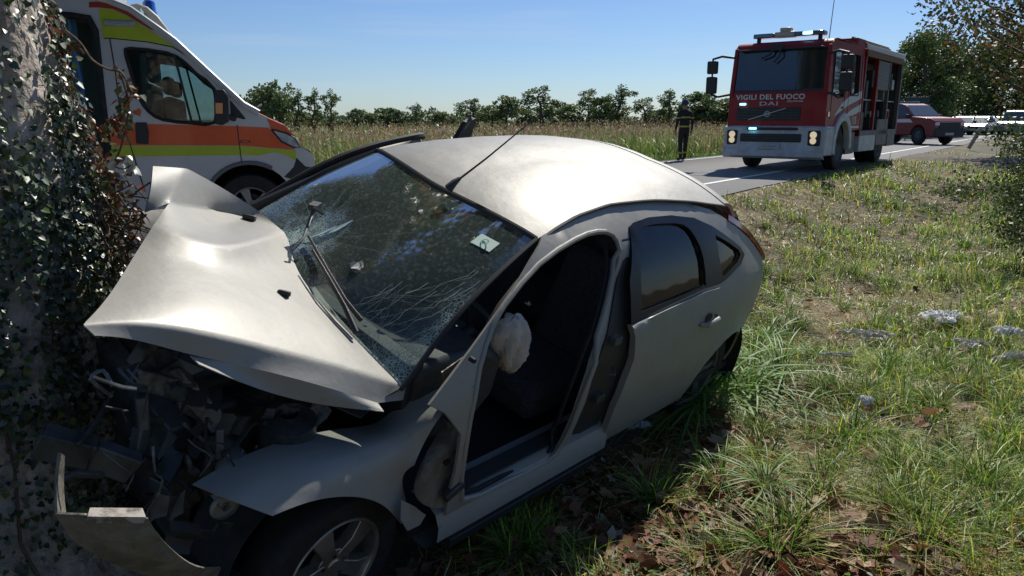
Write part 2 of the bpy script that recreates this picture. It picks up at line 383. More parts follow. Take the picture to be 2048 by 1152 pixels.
def grass(n, r0, r1, kind):
    x, y = verge_points(n, r0, r1, -50, 48); m = len(x); z = tz(x, y); s = s_of(x, y); d = np.hypot(x, y)
    pa = patch(x, y, 1.3, .4); pb = patch(x, y, 3.1, 2.); near_edge = np.clip(1-s/3.4, 0, 1)
    sc = np.clip(.70+.075*d, .8, 2.1)
    f1 = fnoise(x, y, 1.1, 0); f2 = fnoise(x, y, .42, 1); f3 = fnoise(x, y, 2.6, 2)
    if kind == 'green':
        pr = np.clip((.55*f1+.45*f2+.10*(f3-.5)-.415-.09*near_edge+.05*(d > 6))*7, .03, 1)
        keep = rng.random(m) < pr; x, y, z, s, d, sc, f1, f2, f3, pr = [q[keep] for q in (x, y, z, s, d, sc, f1, f2, f3, pr)]; m = len(x)
        H = rng.gamma(5, .022, m)*(.55+.75*pr)*(1-.35*np.clip(1-s/1.5, 0, 1)); W = rng.uniform(.0022, .0065, m)*sc**2
        col = pick(m, [(.045, .11, .016), (.085, .17, .022), (.24, .35, .04), (.06, .12, .05), (.34, .31, .11)], [3.4, 4, 1.8, 2.4, 1.3])*(.45+1.15*fnoise(x, y, .55, 3))[:, None]
        bend = rng.uniform(.2, 1.25, m)
    else:
        keep = rng.random(m) < np.clip(.28+.6*near_edge+1.2*(.5-f1), .12, 1)
        x, y, z, s, d, sc, f1, f2, f3 = [q[keep] for q in (x, y, z, s, d, sc, f1, f2, f3)]; m = len(x)
        H = rng.gamma(4, .021, m); W = rng.uniform(.0022, .0055, m)*sc**2
        col = pick(m, [(.36, .26, .13), (.20, .14, .065), (.10, .065, .03), (.62, .52, .34), (.11, .13, .03)], [2.6, 3, 3.4, 1.4, 2.6])*(.45+1.15*f2)[:, None]
        bend = rng.uniform(.9, 2.0, m)
    P = np.stack([x, y, z-.008], 1)
    return blade_field(P, rng.uniform(0, 2*np.pi, m), H*np.clip(sc**.6, .9, 1.4), W, bend, np.clip(col*(np.array([2.45, 2.0, 1.25])*np.exp(rng.normal(-.1, .5, (m, 1)))), 0, .8), GR, 'grass_'+kind)
link('grass', grass(300000, 2.1, 34, 'green'), kind='stuff')
link('dry_grass', grass(200000, 2.1, 34, 'dry'), kind='stuff')
# low broad weeds and clover between the blades
def groundcover():
    x, y = verge_points(60000, 2.1, 20, -45, 48); q = patch(x, y, 2.3, 5.1)*patch(x, y, .8, 1.2) > .33; x, y = x[q], y[q]; m = len(x); L = rng.uniform(.012, .038, m)*np.clip(.7+.06*np.hypot(x, y), .8, 1.8)
    return leaf_field(np.stack([x, y, tz(x, y)+rng.uniform(.01, .07, m)], 1), runit(m)*[1, 1, .35], runit(m)*.5+[0, 0, 1.], L, L*.75, pick(m, [(.07, .15, .025), (.14, .25, .04), (.035, .08, .018), (.28, .36, .10)], (3, 2, 4, 1)), GR, 'ground_weeds', 'oval')
link('ground_weeds', groundcover(), kind='stuff')
def straw():
    x, y = verge_points(42000, 2.1, 26, -45, 48); q = rng.random(len(x)) < .25+.75*(patch(x, y, 1.1, 3.3) > .5); x, y = x[q], y[q]; m = len(x); L = rng.uniform(.05, .2, m); D = runit(m)*[1, 1, .22]
    return leaf_field(np.stack([x, y, tz(x, y)+rng.uniform(.005, .06, m)], 1), D, runit(m)*.4+[0, 0, 1.], L, rng.uniform(.003, .006, m)*np.clip(.6+.1*np.hypot(x, y), .8, 2.2), pick(m, [(.62, .50, .30), (.48, .35, .18), (.70, .62, .44), (.30, .19, .09)], (3, 3, 1.5, 2)), GR, 'straw', 'straw')
link('straw', straw(), kind='stuff')
# tussocks: blades fanning out of one root
def tussock(x, y, n, h, cols, wts, wd=.006, spread=.06, bend=(.3, 1.3)):
    r = rng.random(n)**.5*spread; a = rng.uniform(0, 2*np.pi, n)
    P = np.stack([r*np.cos(a), r*np.sin(a), np.zeros(n)-.015], 1)
    return blade_field(P, a+rng.normal(0, .5, n), h*rng.uniform(.45, 1.15, n), rng.uniform(.6, 1.2, n)*wd, rng.uniform(*bend, n), pick(n, cols, wts), GR, 'grass_tuft', 4)
GREEN = [(.05, .13, .018), (.12, .22, .03), (.34, .46, .06), (.42, .36, .15)]
TM = [tussock(0, 0, int(rng.integers(70, 130)), h, GREEN, w_, wd, sp) for h, w_, wd, sp in
      [(.26, (3, 4, 2, 1), .006, .05), (.33, (3, 3, 2, 1), .007, .06), (.2, (1, 3, 4, 1), .006, .08), (.24, (2, 2, 1, 4), .005, .06), (.3, (4, 3, 1, .5), .009, .07)]]
def onto(x, y): return (x, y, float(tz(x, y)))
def gpix(px, py):
    """where the line of sight meets the verge"""
    d = ray(px, py)
    for t in np.linspace(1.2, 60, 6000):
        P = CP+d*t
        if P[2] <= tz(P[0], P[1]): return P
    return P
def tuft(px, py, k, sc, label, group=None):
    P = gpix(px, py); o = link('grass_tuft', TM[k]); o.location = (P[0], P[1], P[2]); o.scale = (sc,)*3; o.rotation_euler[2] = random.uniform(0, 6.28); tag(o, label, 'grass tuft', group)
named = [((2010, 915), 2, 1.25, 'bright upright green grass tuft near the right edge of the photo'), ((1790, 960), 0, 1.0, 'green grass tuft standing right of the broad-leaved clump'),
 ((1850, 1080), 3, 1.3, 'yellowish tuft with arching blades at the bottom right'), ((1560, 1110), 1, 1.1, 'dark green grass tuft at the bottom behind the dead leaves'),
 ((1310, 1010), 3, 1.3, 'pale arching tuft by the shaded sill of the wrecked car'), ((1960, 790), 2, 1.0, 'low lime-green tuft in front of the crumpled white sheets'),
 ((1840, 800), 0, .8, 'small dark-bottomed green tuft below the white plastic bag'), ((1880, 555), 2, 1.3, 'yellow-green tussock on the sunlit verge above the plastic bag'),
 ((1985, 590), 2, 1.3, 'yellow-green tussock nearest the right edge beside the dark bush'), ((1770, 575), 1, 1.2, 'silvery fountain-shaped tussock in the middle of the verge'),
 ((1570, 560), 3, 1.2, 'loose tuft just behind the rear lamp of the wrecked car'), ((1035, 1120), 4, 1.1, 'deep green tuft in the shade beside the front wheel')]
for p, k, sc, lb in named: tuft(*p, k, sc, lb)
for i in range(120):
    px, py = random.uniform(1330, 2040), random.uniform(380, 1140)
    P = gpix(px, py)
    if in_car(np.array(P[0]), np.array(P[1]), .1, .15): continue
    tuft(px, py, random.choice([0, 1, 2, 3, 3]), random.uniform(.7, 1.2), 'grass tuft among the others scattered over the sunny verge', 'grass tufts scattered over the verge')
# broad-leaved reed-like clumps beside the car: every leaf a part
broadm = mat('broad_leaf', (.13, .25, .05), .5, noise=(4, (.20, .34, .07), .35, .7), trans=.4, spec=.35)
def strap_leaf(L, W, bend, n=7):
    b = MB(); vs = []
    for i in range(n+1):
        t = i/n; x = bend*L*t**1.7; z = L*(t-.5*bend*t*t); wd = W*(.35+1.2*t)*(1-t)**.6 if i < n else .001
        vs += [(x, -wd, z+wd*.25), (x, 0, z), (x, wd, z+wd*.25)]
    fs = []
    for i in range(n): fs += [(3*i, 3*i+1, 3*i+4, 3*i+3), (3*i+1, 3*i+2, 3*i+5, 3*i+4)]
    me = b.add(vs, fs).mesh('leaf', broadm); me.polygons.foreach_set('use_smooth', [True]*len(me.polygons)); return me
LV = [strap_leaf(.30, .009, .8), strap_leaf(.36, .010, 1.2), strap_leaf(.27, .011, 1.5), strap_leaf(.42, .008, 1.0)]
def broad_clump(px, py, n, sc, label):
    P = gpix(px, py); t = thing('broad_leaved_plant', label, 'plant', tuple(P), (0, 0, 0))
    for i in range(n):
        o = link('leaf', random.choice(LV), t); a = random.uniform(0, 6.28); r = random.uniform(0, .07)
        o.location = (r*math.cos(a), r*math.sin(a), random.uniform(-.02, .10)); o.rotation_euler = (random.uniform(-.35, .35), random.uniform(-.1, .5), a+random.uniform(-.4, .4)); k = sc*random.uniform(.6, 1.15); o.scale = (k,)*3
broad_clump(1530, 1000, 95, .72, 'dense clump of broad drooping silvery green leaves near the bottom centre')
broad_clump(1505, 740, 50, 1.0, 'tall broad-leaved grass growing against the rear wheel arch of the wreck')
broad_clump(1620, 740, 16, .8, 'tall thin-leaved plant right of the rear bumper of the wreck')
broad_clump(1690, 845, 18, .6, 'low bright green leafy plant in front of the half-buried plastic sheet')
broad_clump(1290, 860, 30, 1.1, 'broad-leaved plant in the shade under the rear door')
broad_clump(1350, 835, 44, 1.3, 'tall dark grass clump hiding the foot of the rear door')
broad_clump(1405, 835, 56, 1.45, 'tall grass clump standing in front of the rear wheel')
broad_clump(1452, 800, 60, 1.5, 'lush sunlit grass clump covering the lower half of the rear wheel')
broad_clump(1500, 800, 44, 1.2, 'lush sunlit grass clump just behind the rear wheel')
broad_clump(1575, 640, 26, .9, 'loose grass clump between the rear bumper and the sunlit verge')
broad_clump(1600, 850, 40, .8, 'sprawling bright clump to the right of the lush wheel clumps')
broad_clump(1560, 760, 40, 1.1, 'tangled tall clump right behind the car tail')
broad_clump(1535, 690, 34, 1.1, 'arching grass clump leaning against the rear bumper')
broad_clump(1400, 960, 14, .9, 'few long leaves crossing the edge of the car shadow')
broad_clump(1770, 360, 22, 1.3, 'leafy green weed at the edge of the dirt lane')
broad_clump(1905, 385, 26, 1.5, 'white-flecked bright weed before the dark bush')
# dead leaves
LF = mat('dead_leaf', (.2, .1, .05), .7, attr=True, trans=.25)
DEAD = [(.22, .085, .035), (.30, .16, .08), (.42, .29, .17), (.13, .06, .03), (.50, .40, .28), (.17, .045, .02)]
def litter(n, r0, r1, a0, a1):
    x, y = verge_points(n, r0, r1, a0, a1); s = s_of(x, y); al = a_of(x, y)
    d = np.hypot(x-1.0, y-3.0); keep = rng.random(len(x)) < np.clip(1.5-np.hypot((x-.75)/1.1, y-2.6)*.95, .09, 1)*np.clip(1.9-1.9*fnoise(x, y, 1.1, 0), .25, 1); x, y = x[keep], y[keep]; m = len(x)
    N = runit(m)*.55+[0, 0, 1.]; D = runit(m); D[:, 2] *= .3; L = rng.uniform(.03, .085, m)
    return leaf_field(np.stack([x, y, tz(x, y)+rng.uniform(.005, .05, m)], 1), D, N, L, L*rng.uniform(.7, 1.1, m), pick(m, DEAD, [4, 4, 2.4, 3, .8, 2]), LF, 'dead_leaves', 'maple')
link('dead_leaves', litter(30000, 1.8, 12, -45, 48), kind='stuff')
twigm = mat('dry_twig', (.20, .14, .09), .8)
b = MB()
for i in range(260):
    r = 1.9*5**random.random(); a = R(random.uniform(-5, 45)); x, y = r*math.sin(a), r*math.cos(a)
    if s_of(x, y) < .4: continue
    q = random.uniform(0, 6.28); l = random.uniform(.05, .22); z = float(tz(x, y))+.02
    b.tube([(x, y, z), (x+l*.5*math.cos(q), y+l*.5*math.sin(q), z+random.uniform(0, .04)), (x+l*math.cos(q+.3), y+l*math.sin(q+.3), z+random.uniform(0, .05))], [.002, .0018, .001], 4)
b.build('twigs', twigm, kind='stuff', smooth=False)

# ---------------------------------------------------------------- field beyond the road: tall weeds and grass
def weeds():
    n = 60000; a = -6+90*rng.random(n)**1.7; s = -ROADW-.35-22*rng.random(n)**1.3
    p = RP+RN*s[:, None]+RD*a[:, None]; x, y = p[:, 0], p[:, 1]; z = tz(x, y); q = -ROADW-s
    low = q < 1.6+.7*patch(x, y, .9, 1)
    H = np.where(low, rng.uniform(.15, .4, n), rng.uniform(.5, 1.25, n)*(.75+.35*patch(x, y, .35, 2.)))
    red = patch(x, y, .33, 4.4) > .42
    cg = pick(n, [(.14, .24, .035), (.22, .32, .06), (.08, .15, .03)], [2, 2, 1.5]); cr = pick(n, [(.33, .19, .12), (.42, .29, .18), (.2, .12, .07), (.15, .18, .05)], [3, 3, 2, 2.5])
    cy = pick(n, [(.30, .28, .10), (.16, .20, .05), (.36, .32, .16)], [2, 4, 1])
    tall = (~low)[:, None]; col = np.where(tall, np.where((red & (rng.random(n) < .75))[:, None], cr, np.where((rng.random(n) < .28)[:, None], cy, cg)), cg)
    W = rng.uniform(.018, .04, n)*(1+.012*np.abs(a))
    return blade_field(np.stack([x, y, z], 1), rng.uniform(0, 6.28, n), H, W, rng.uniform(.1, .9, n), col, GR, 'tall_weeds')
link('tall_weeds', weeds(), kind='stuff')
def weed_heads():
    n = 26000; a = -6+80*rng.random(n)**1.6; s = -ROADW-1.9-20*rng.random(n)**1.2
    p = RP+RN*s[:, None]+RD*a[:, None]; x, y = p[:, 0], p[:, 1]; q = patch(x, y, .33, 4.4) > .35; x, y, a = x[q], y[q], a[q]; n = len(x)
    z = tz(x, y)+rng.uniform(.5, 1.35, n)*(.75+.35*patch(x, y, .35, 2.)); L = rng.uniform(.05, .13, n)
    return leaf_field(np.stack([x, y, z], 1), runit(n)+[0, 0, 1.2], runit(n), L, L*.45, pick(n, [(.36, .22, .15), (.46, .34, .24), (.24, .13, .08), (.2, .22, .08)], [3, 3, 2, 2]), GR, 'weed_seed_heads', 'quad')
link('weed_seed_heads', weed_heads(), kind='stuff')
def field():
    n = 26000; r = 22*(280/22)**rng.random(n); an = R(-42)+R(80)*rng.random(n); x = r*np.sin(an); y = r*np.cos(an)
    k = s_of(x, y) < -ROADW-9; x, y, r = x[k], y[k], r[k]; n = len(x)
    return blade_field(np.stack([x, y, tz(x, y)], 1), rng.uniform(0, 6.28, n), rng.uniform(.5, 1.1, n), .03*(r/22)**1.0*rng.uniform(.6, 1.4, n), rng.uniform(.2, 1, n), pick(n, [(.30, .29, .08), (.16, .25, .045), (.40, .33, .18), (.32, .17, .10)], [2, 6, 1, 4]), GR, 'field_grass', 2)
link('field_grass', field(), kind='stuff')

# ---------------------------------------------------------------- trees
BARK = mat('bark', (.17, .13, .10), .9, noise=(12, (.08, .06, .045), .35, .65), bump=(14, 1., .03))
FOL = mat('foliage', (.07, .11, .03), .5, attr=True, trans=.3, spec=.4)
GREENF = [(.055, .10, .022), (.085, .13, .03), (.035, .065, .018), (.12, .15, .04)]
AUT = [(.055, .09, .022), (.16, .11, .035), (.20, .085, .03), (.10, .12, .03)]
def tree_meshes(h, rad, nleaf, leafsz, cols, wts, seed, trunk=.35, low=.25, nb=16, form='oval'):
    """tapered trunk with limbs; leaves in uneven clumps round the branch ends"""
    rs = np.random.default_rng(seed); b = MB(); tr = h*.028+.03
    bends = [(rs.normal(0, .04)*h*t, rs.normal(0, .04)*h*t, h*.9*t) for t in np.linspace(0, 1, 6)]; bends[0] = (0, 0, -.3)
    b.tube(bends, [tr*(1-.85*t) for t in np.linspace(0, 1, 6)], 8)
    cl = []
    for i in range(nb):
        t = low+(.97-low)*((i+.5)/nb); k = min(int(t*5), 4); f = t*5-k; p0 = np.array(bends[k])*(1-f)+np.array(bends[k+1])*f
        az = i*2.4+rs.uniform(-.5, .5); pr = math.sin(math.pi*min(1, max(.1, (t-low*.7)/(1.06-low*.7)))**.8) if form == 'oval' else 1-.6*t
        L = rad*pr*rs.uniform(.6, 1.15); up = L*rs.uniform(.25, .75)
        p1 = p0+[L*.5*math.cos(az), L*.5*math.sin(az), up*.45]; p2 = p0+[L*math.cos(az+.2), L*math.sin(az+.2), up]
        b.tube([p0, p1, p2], [tr*(1-.8*t)*.55+.01, tr*.2, tr*.06], 5)
        for q in range(3):
            c = p0+(p2-p0)*rs.uniform(.45, 1.1)+rs.normal(0, .12, 3)*rad; cl.append((c, rad*rs.uniform(.16, .34)))
    cl.append((np.array(bends[-1])+[0, 0, h*.03], rad*.25))
    wt = np.array([c[1]**2 for c in cl]); n_ = rs.choice(len(cl), nleaf, p=wt/wt.sum())
    cc = np.array([c[0] for c in cl]); cr = np.array([c[1] for c in cl]); v = rs.normal(size=(nleaf, 3)); v /= np.linalg.norm(v, axis=1, keepdims=True)
    P = cc[n_]+v*(cr[n_]*rs.random(nleaf)**.45)[:, None]*[1, 1, .8]
    tint = rs.uniform(.75, 1.25, len(cl))[n_][:, None]; col = np.clip(pick(nleaf, cols, wts)*tint, 0, 1)
    L = leafsz*rs.uniform(.6, 1.3, nleaf); D = v*.6+rs.normal(0, .6, (nleaf, 3))
    cm = leaf_field(P, D, rs.normal(size=(nleaf, 3))+[0, 0, .8], L, L*.62, col, FOL, 'crown', 'quad')
    me = b.mesh('trunk', BARK); me.polygons.foreach_set('use_smooth', [True]*len(me.polygons))
    return me, cm
def plant_tree(name, ms, x, y, label, cat='tree', group=None, sc=1., rz=None, z=None):
    t = thing(name, label, cat, (x, y, float(tz(x, y)) if z is None else z), (0, 0, random.uniform(0, 6.28) if rz is None else rz), group); t.scale = (sc,)*3
    link('trunk', ms[0], t); link('crown', ms[1], t); return t
def along(px, dist, py=250):
    d = ray(px, 238); d = d/math.hypot(d[0], d[1]); return d[0]*dist, d[1]*dist
FARC = [(.10, .16, .05), (.14, .20, .06), (.07, .12, .045), (.19, .22, .09)]  # far foliage lightened, distance haze put into the leaf colours
far = [tree_meshes(3.6, 1.5, 1700, .26, FARC, w_, 100+i, nb=10) for i, w_ in enumerate([(3, 3, 1, 3), (2, 3, 2, 2), (2, 4, 1, 4)])]
thin = [tree_meshes(5.0, 1.15, 1500, .20, FARC, (2, 3, 1, 2), 120+i, low=.2, nb=12) for i in range(2)]
for px, d, k, sc in [(516, 66, 0, 1.0), (545, 64, 0, 1.12), (568, 68, 2, 1.0)]: plant_tree('tree', far[k], *along(px, d), {516: 'leftmost', 545: 'tallest, middle', 568: 'rightmost'}[px]+' tree of the dense clump behind the ambulance bonnet', group='trees behind the ambulance bonnet', sc=sc)
for px, lb in [(596, 'thin see-through tree nearest the ambulance bonnet'), (628, 'slender twiggy tree, middle one of the thin three left of the field'), (664, 'slender twiggy tree standing alone at the right of the thin three')]:
    plant_tree('slender_tree', thin[px % 2], *along(px, 66), lb, sc=.8 if px != 628 else .82)
ORD = 'first second third fourth fifth sixth seventh eighth ninth tenth eleventh twelfth thirteenth fourteenth fifteenth sixteenth seventeenth eighteenth nineteenth twentieth twenty-first twenty-second twenty-third twenty-fourth'.split()
for i, (px, d, hh, k) in enumerate([(715, 120, 5, 1), (742, 118, 3.8, 0), (775, 122, 6.0, 2), (800, 120, 4.6, 1), (832, 118, 4.8, 0), (880, 120, 4.8, 2), (905, 122, 4.2, 1), (950, 105, 6.4, 0), (985, 108, 5.4, 1), (1012, 104, 6.4, 2), (1050, 106, 5.8, 0), (1085, 104, 7.0, 2),
        (1112, 106, 6.2, 1), (1145, 100, 7.2, 1), (1178, 104, 5.6, 1), (1205, 100, 6.0, 1), (1238, 102, 6.4, 1), (1292, 100, 6.5, 0), (1318, 104, 5.4, 1), (1340, 100, 5.4, 1), (1392, 96, 6.8, 1), (1412, 94, 6.6, 0), (1436, 96, 6.4, 1), (1470, 98, 6, 0)]):
    plant_tree('tree', (far+thin)[(k+i*2) % 5 if i % 3 else k], *along(px, d), '%s tree from the left in the low line beyond the field' % ORD[i], group='trees along the far edge of the field', sc=1).scale = (hh/4.9*random.uniform(1.0, 1.6), hh/4.9*random.uniform(1.0, 1.6), hh/4.9*random.uniform(.62, .98))
hedge = []
def far_wood():
    n = 15000; px = rng.uniform(560, 1480, n); d = 125+rng.uniform(0, 8, n); hh = .7+5.0*np.clip(fnoise(px, px*0, 46.)-.22, 0, 1); z = rng.random(n)**.8*hh
    P = np.array([along(a, b_) for a, b_ in zip(px, d)]); L = rng.uniform(.3, .6, n)
    return leaf_field(np.column_stack([P, z]), runit(n), runit(n)+[0, 0, .5], L, L*.6, pick(n, FARC, (2, 2, 3, 1)), FOL, 'distant_bushes', 'quad')
link('distant_bushes', far_wood(), kind='stuff')
# right: wood behind the fire engine, big tree and bush at the edge
WOODC = [(.07, .12, .025), (.12, .17, .035), (.045, .08, .02), (.17, .20, .05)]
wood = [tree_meshes(9, 3.4, 8000, .24, WOODC, w_, 140+i, nb=20, low=.12) for i, w_ in enumerate([(2, 2, 3, .6), (3, 3, 2, 1)])]
for px, d, sc, k, lb in [(1812, 66, .78, 0, 'dark green tree rising just behind the tail of the fire engine'), (1838, 62, .80, 1, 'tallest green tree right of the fire engine'), (1868, 66, .84, 0, 'dense tree behind the green roadside board'),
        (1898, 90, .80, 1, 'tree over the parked cars right of the pickup'), (1935, 92, .98, 0, 'dark tree above the leaning marker post'), (1968, 98, 1.02, 1, 'green tree over the white parked car, right of the marker post'), (2003, 96, 1.08, 0, 'green tree over the right end of the parked cars'), (2038, 98, 1.15, 1, 'far green tree behind the airy browning tree')]:
    plant_tree('tree', wood[k], *along(px, d), lb, sc=sc)
big = tree_meshes(8.6, 3.2, 9500, .15, AUT, (5, 2.2, 1.0, 3), 160, nb=26, low=.26)
plant_tree('tree', big, *along(2068, 33), 'big airy tree with browning leaves in the top right corner', sc=.92)
big2 = tree_meshes(6.5, 2.8, 9000, .12, AUT, (4, 3, 2.4, 2), 161, nb=26, low=.30)
plant_tree('tree', big2, *along(2150, 23), 'reddish-brown tree cut by the right edge of the photo', sc=1.0)
bushm = tree_meshes(2.3, 1.35, 9000, .07, GREENF, (3, 3, 2, 2), 170, low=.03, nb=22)
for px, d, sc, lb in [(2105, 20, .58, 'dark bush at the far corner of the dirt lane'), (2160, 14.5, .80, 'tall dark bush at the right edge over the dirt lane'), (2170, 10.5, .60, 'leafy bush cut by the right edge of the photo')]:
    plant_tree('bush', bushm, *along(px, d), lb, 'bush', sc=sc)
vin = broadm
# trees of the same roadside row standing behind the photographer: they show in the glass and keep the wreck's side in their shade
row = tree_meshes(11, 4.2, 9000, .34, GREENF, (3, 3, 2, 1), 180, low=.3, nb=22)
for i, (s, a) in enumerate([(7.5, -19), (2.5, -27), (17, -22)]):
    p = at(s, a); plant_tree('tree', row, *p, 'roadside tree of the row behind the photographer', group='roadside trees behind the photographer')
# ================================================================ the wrecked car
CF = Frame(CAR_T, CAR_M)
PAINT = mat('champagne_paint', (.30, .293, .265), .56, metal=.12, spec=.4, coat=.2, noise=(2.5, (.275, .268, .24), .3, .7), bump=(3.6, .34, .03)); PAINT.node_tree.nodes['Principled BSDF'].inputs['Coat Roughness'].default_value = .3
def dirty(m, speck=.8, col=(.16, .13, .09)):
    """dried mud specks and a thin uneven dust over the paint"""
    t = m.node_tree; L = t.links; b = t.nodes['Principled BSDF']; src = b.inputs['Base Color'].links[0].from_socket; tc = t.nodes.new('ShaderNodeTexCoord'); cur = src
    for sc, lo, hi, amt, c in ((130, .66, .72, speck, col), (24, .62, .80, .45, col), (3.2, .45, .75, .22, (.30, .27, .21))):
        n = t.nodes.new('ShaderNodeTexNoise'); n.inputs['Scale'].default_value = sc; n.inputs['Detail'].default_value = 5; n.inputs['Roughness'].default_value = .6
        r = t.nodes.new('ShaderNodeMapRange'); r.inputs[1].default_value = lo; r.inputs[2].default_value = hi; r.inputs[4].default_value = amt
        x = t.nodes.new('ShaderNodeMix'); x.data_type = 'RGBA'; x.inputs[7].default_value = (*c, 1); L.new(tc.outputs['Object'], n.inputs[0]); L.new(n.outputs[0], r.inputs[0]); L.new(r.outputs[0], x.inputs[0]); L.new(cur, x.inputs[6]); cur = x.outputs[2]
    L.new(cur, b.inputs['Base Color'])
dirty(PAINT)
SHADEP = mat('shaded_inner_paint', (.21, .195, .16), .55, metal=.2, noise=(7, (.10, .09, .07), .4, .7), bump=(13, .9, .03))  # inner panel and torn bumper paint, the bumper's shade darkened into the colour
BLK = mat('black_plastic', (.026, .027, .029), .55, noise=(30, (.03, .03, .03), .4, .7))
RUB = mat('rubber', (.012, .012, .013), .75, noise=(20, (.03, .028, .025), .45, .75))
DARKM = mat('dark_metal', (.09, .105, .11), .5, metal=.35, noise=(9, (.035, .035, .035), .4, .65))
ALLOY = mat('alloy', (.50, .47, .40), .35, metal=.8, noise=(9, (.28, .24, .18), .4, .72))
FAB = mat('seat_fabric', (.035, .036, .04), .9, noise=(60, (.06, .06, .065), .4, .6))
CLR = mat('tinted_glass', (.1, .1, .1), .03, alpha=(.90, .94, .92))
car = thing('wrecked_car', 'silver hatchback crashed against the ivy-covered trunk, bonnet crumpled, left front door missing', 'car'); frame_thing(car, CF)
YZ = ([.10, .15, .35, .6, .8, .93, .98, 1.1, 1.25, 1.37, 1.42, 1.46], [.80, .82, .88, .915, .915, .895, .87, .81, .725, .62, .545, .46])
def ys(x, z):
    y = float(np.interp(z, *YZ))
    if x < -2.4: y -= .10*((-2.4-x))**2+.06*max(0, (-2.9-x))
    if x > .1: y -= .12*((x-.1)/.8)**2
    return y
# smooth the profile a little by averaging neighbours
def ysm(x, z): return (ys(x, z-.04)+2*ys(x, z)+ys(x, z+.04))/4
def side(px, py, yo=0.):
    o = CF.M.T@(CP-CF.T); d = CF.M.T@ray(px, py); P = None
    for t in np.linspace((1.1-o[1])/d[1], (.3-o[1])/d[1], 600):
        P = o+d*t
        if P[1] <= ysm(P[0], P[2])+yo: break
    return (float(P[0]), float(P[2]))
def arch(cx, cz, r, a0, a1, n=12): return [(cx+r*math.cos(R(a0+(a1-a0)*i/n)), cz+r*math.sin(R(a0+(a1-a0)*i/n))) for i in range(n+1)]
door_hole = smoothpoly([side(*q) for q in [(924, 1000), (932, 890), (950, 790), (972, 690), (1008, 612), (1078, 530), (1150, 480), (1195, 464), (1226, 470), (1240, 500), (1240, 560), (1222, 640), (1192, 725), (1160, 810), (1128, 885), (1092, 925), (1010, 965)]], 2)
RWX, RWZ, RWR = -2.88, .27, .36
outer = [(-.36, .97), (-.60, 1.10), (-.85, 1.235), (-1.05, 1.335), (-1.19, 1.395), (-1.46, 1.425), (-1.75, 1.445), (-2.1, 1.437), (-2.43, 1.412), (-2.66, 1.365), (-2.80, 1.31), (-3.10, 1.165), (-3.37, 1.0), (-3.42, .86), (-3.46, .6), (-3.42, .34), (-3.2, .24)] \
    + arch(RWX, RWZ, RWR, -15, 195) + [(-3.02+.1, .2)][:0] + [(RWX+RWR*.98, .24)][:0] + [(-2.36, .20), (-1.6, .20), (-.62, .20), (-.50, .24), (-.44, .5), (-.40, .8)]
outer = outer[:17]+arch(RWX, RWZ, RWR, 190, -12)+[(-2.30, .20), (-1.6, .20), (-.62, .20), (-.585, .24), (-.535, .5), (-.52, .8), (-.43, .92)]
DLO = [side(*q) for q in [(1255, 452), (1262, 444), (1293, 433), (1339, 429), (1384, 434), (1420, 450), (1451, 471), (1478, 493), (1486, 507), (1480, 525), (1451, 556), (1438, 566), (1406, 576), (1330, 611), (1259, 646), (1256, 560)]]
GDOOR = smoothpoly([side(*q) for q in [(1279, 466), (1292, 449), (1330, 445), (1364, 448), (1386, 470), (1404, 515), (1408, 564), (1404, 570), (1340, 597), (1284, 620), (1280, 612), (1279, 540)]], 2)
GQUART = [side(*q) for q in [(1427, 468), (1452, 482), (1474, 498), (1478, 508), (1472, 522), (1447, 549), (1443, 550), (1436, 515)]]
_dc = (sum(p[0] for p in DLO)/len(DLO), sum(p[1] for p in DLO)/len(DLO)); DLO_IN = [(_dc[0]+(u-_dc[0])*.96, _dc[1]+(v-_dc[1])*.93) for u, v in DLO]
def sidefn(sg=1, off=0.):
    def f(u, v):
        y = ysm(u, v)+off
        if -1.80 < u < -1.25 and v < 1.30:      # centre pillar stands back behind the line of the rear door
            k = min(1, (-1.25-u)/.22); y -= .05*k*min(1, (1.30-v)/.15)
        d = math.hypot(u-RWX, v-RWZ)
        if d < RWR+.09 and v > .2: y += .018*(1-(d-RWR)/.09)
        return (u, sg*y, v)
    return f
for sg in (1, -1):
    sheet('body_side', outer, [door_hole, DLO_IN], .05, sidefn(sg), PAINT, car, .014*sg)
    # black band round the rear windows, running in one piece from the door pillar to the quarter light
    sheet('window_frame', DLO, [GDOOR, GQUART], .05, lambda u, v: (u, sg*(ysm(u, v)+.010), v), mat('gloss_black', (.005, .005, .006), .3, spec=.3), car, .016*sg)
    sheet('quarter_glass', [(u+(u+2.79)*.04, v) for u, v in GQUART], [], .1, lambda u, v: (u, sg*(ysm(u, v)-.012), v), CLR, car, .004*sg)
RD_ = [side(*q) for q in [(1257, 648), (1330, 614), (1406, 579), (1434, 572), (1424, 605), (1400, 685), (1372, 757)]]
rdo = RD_+[(RWX+RWR*math.cos(R(a))*1.03, RWZ+RWR*math.sin(R(a))*1.03) for a in (22, 5)]+[(-2.50, .24), (-2.1, .23), (-1.62, .26)]+[side(*q) for q in [(1196, 880), (1226, 812), (1246, 764), (1264, 716), (1267, 672)]]
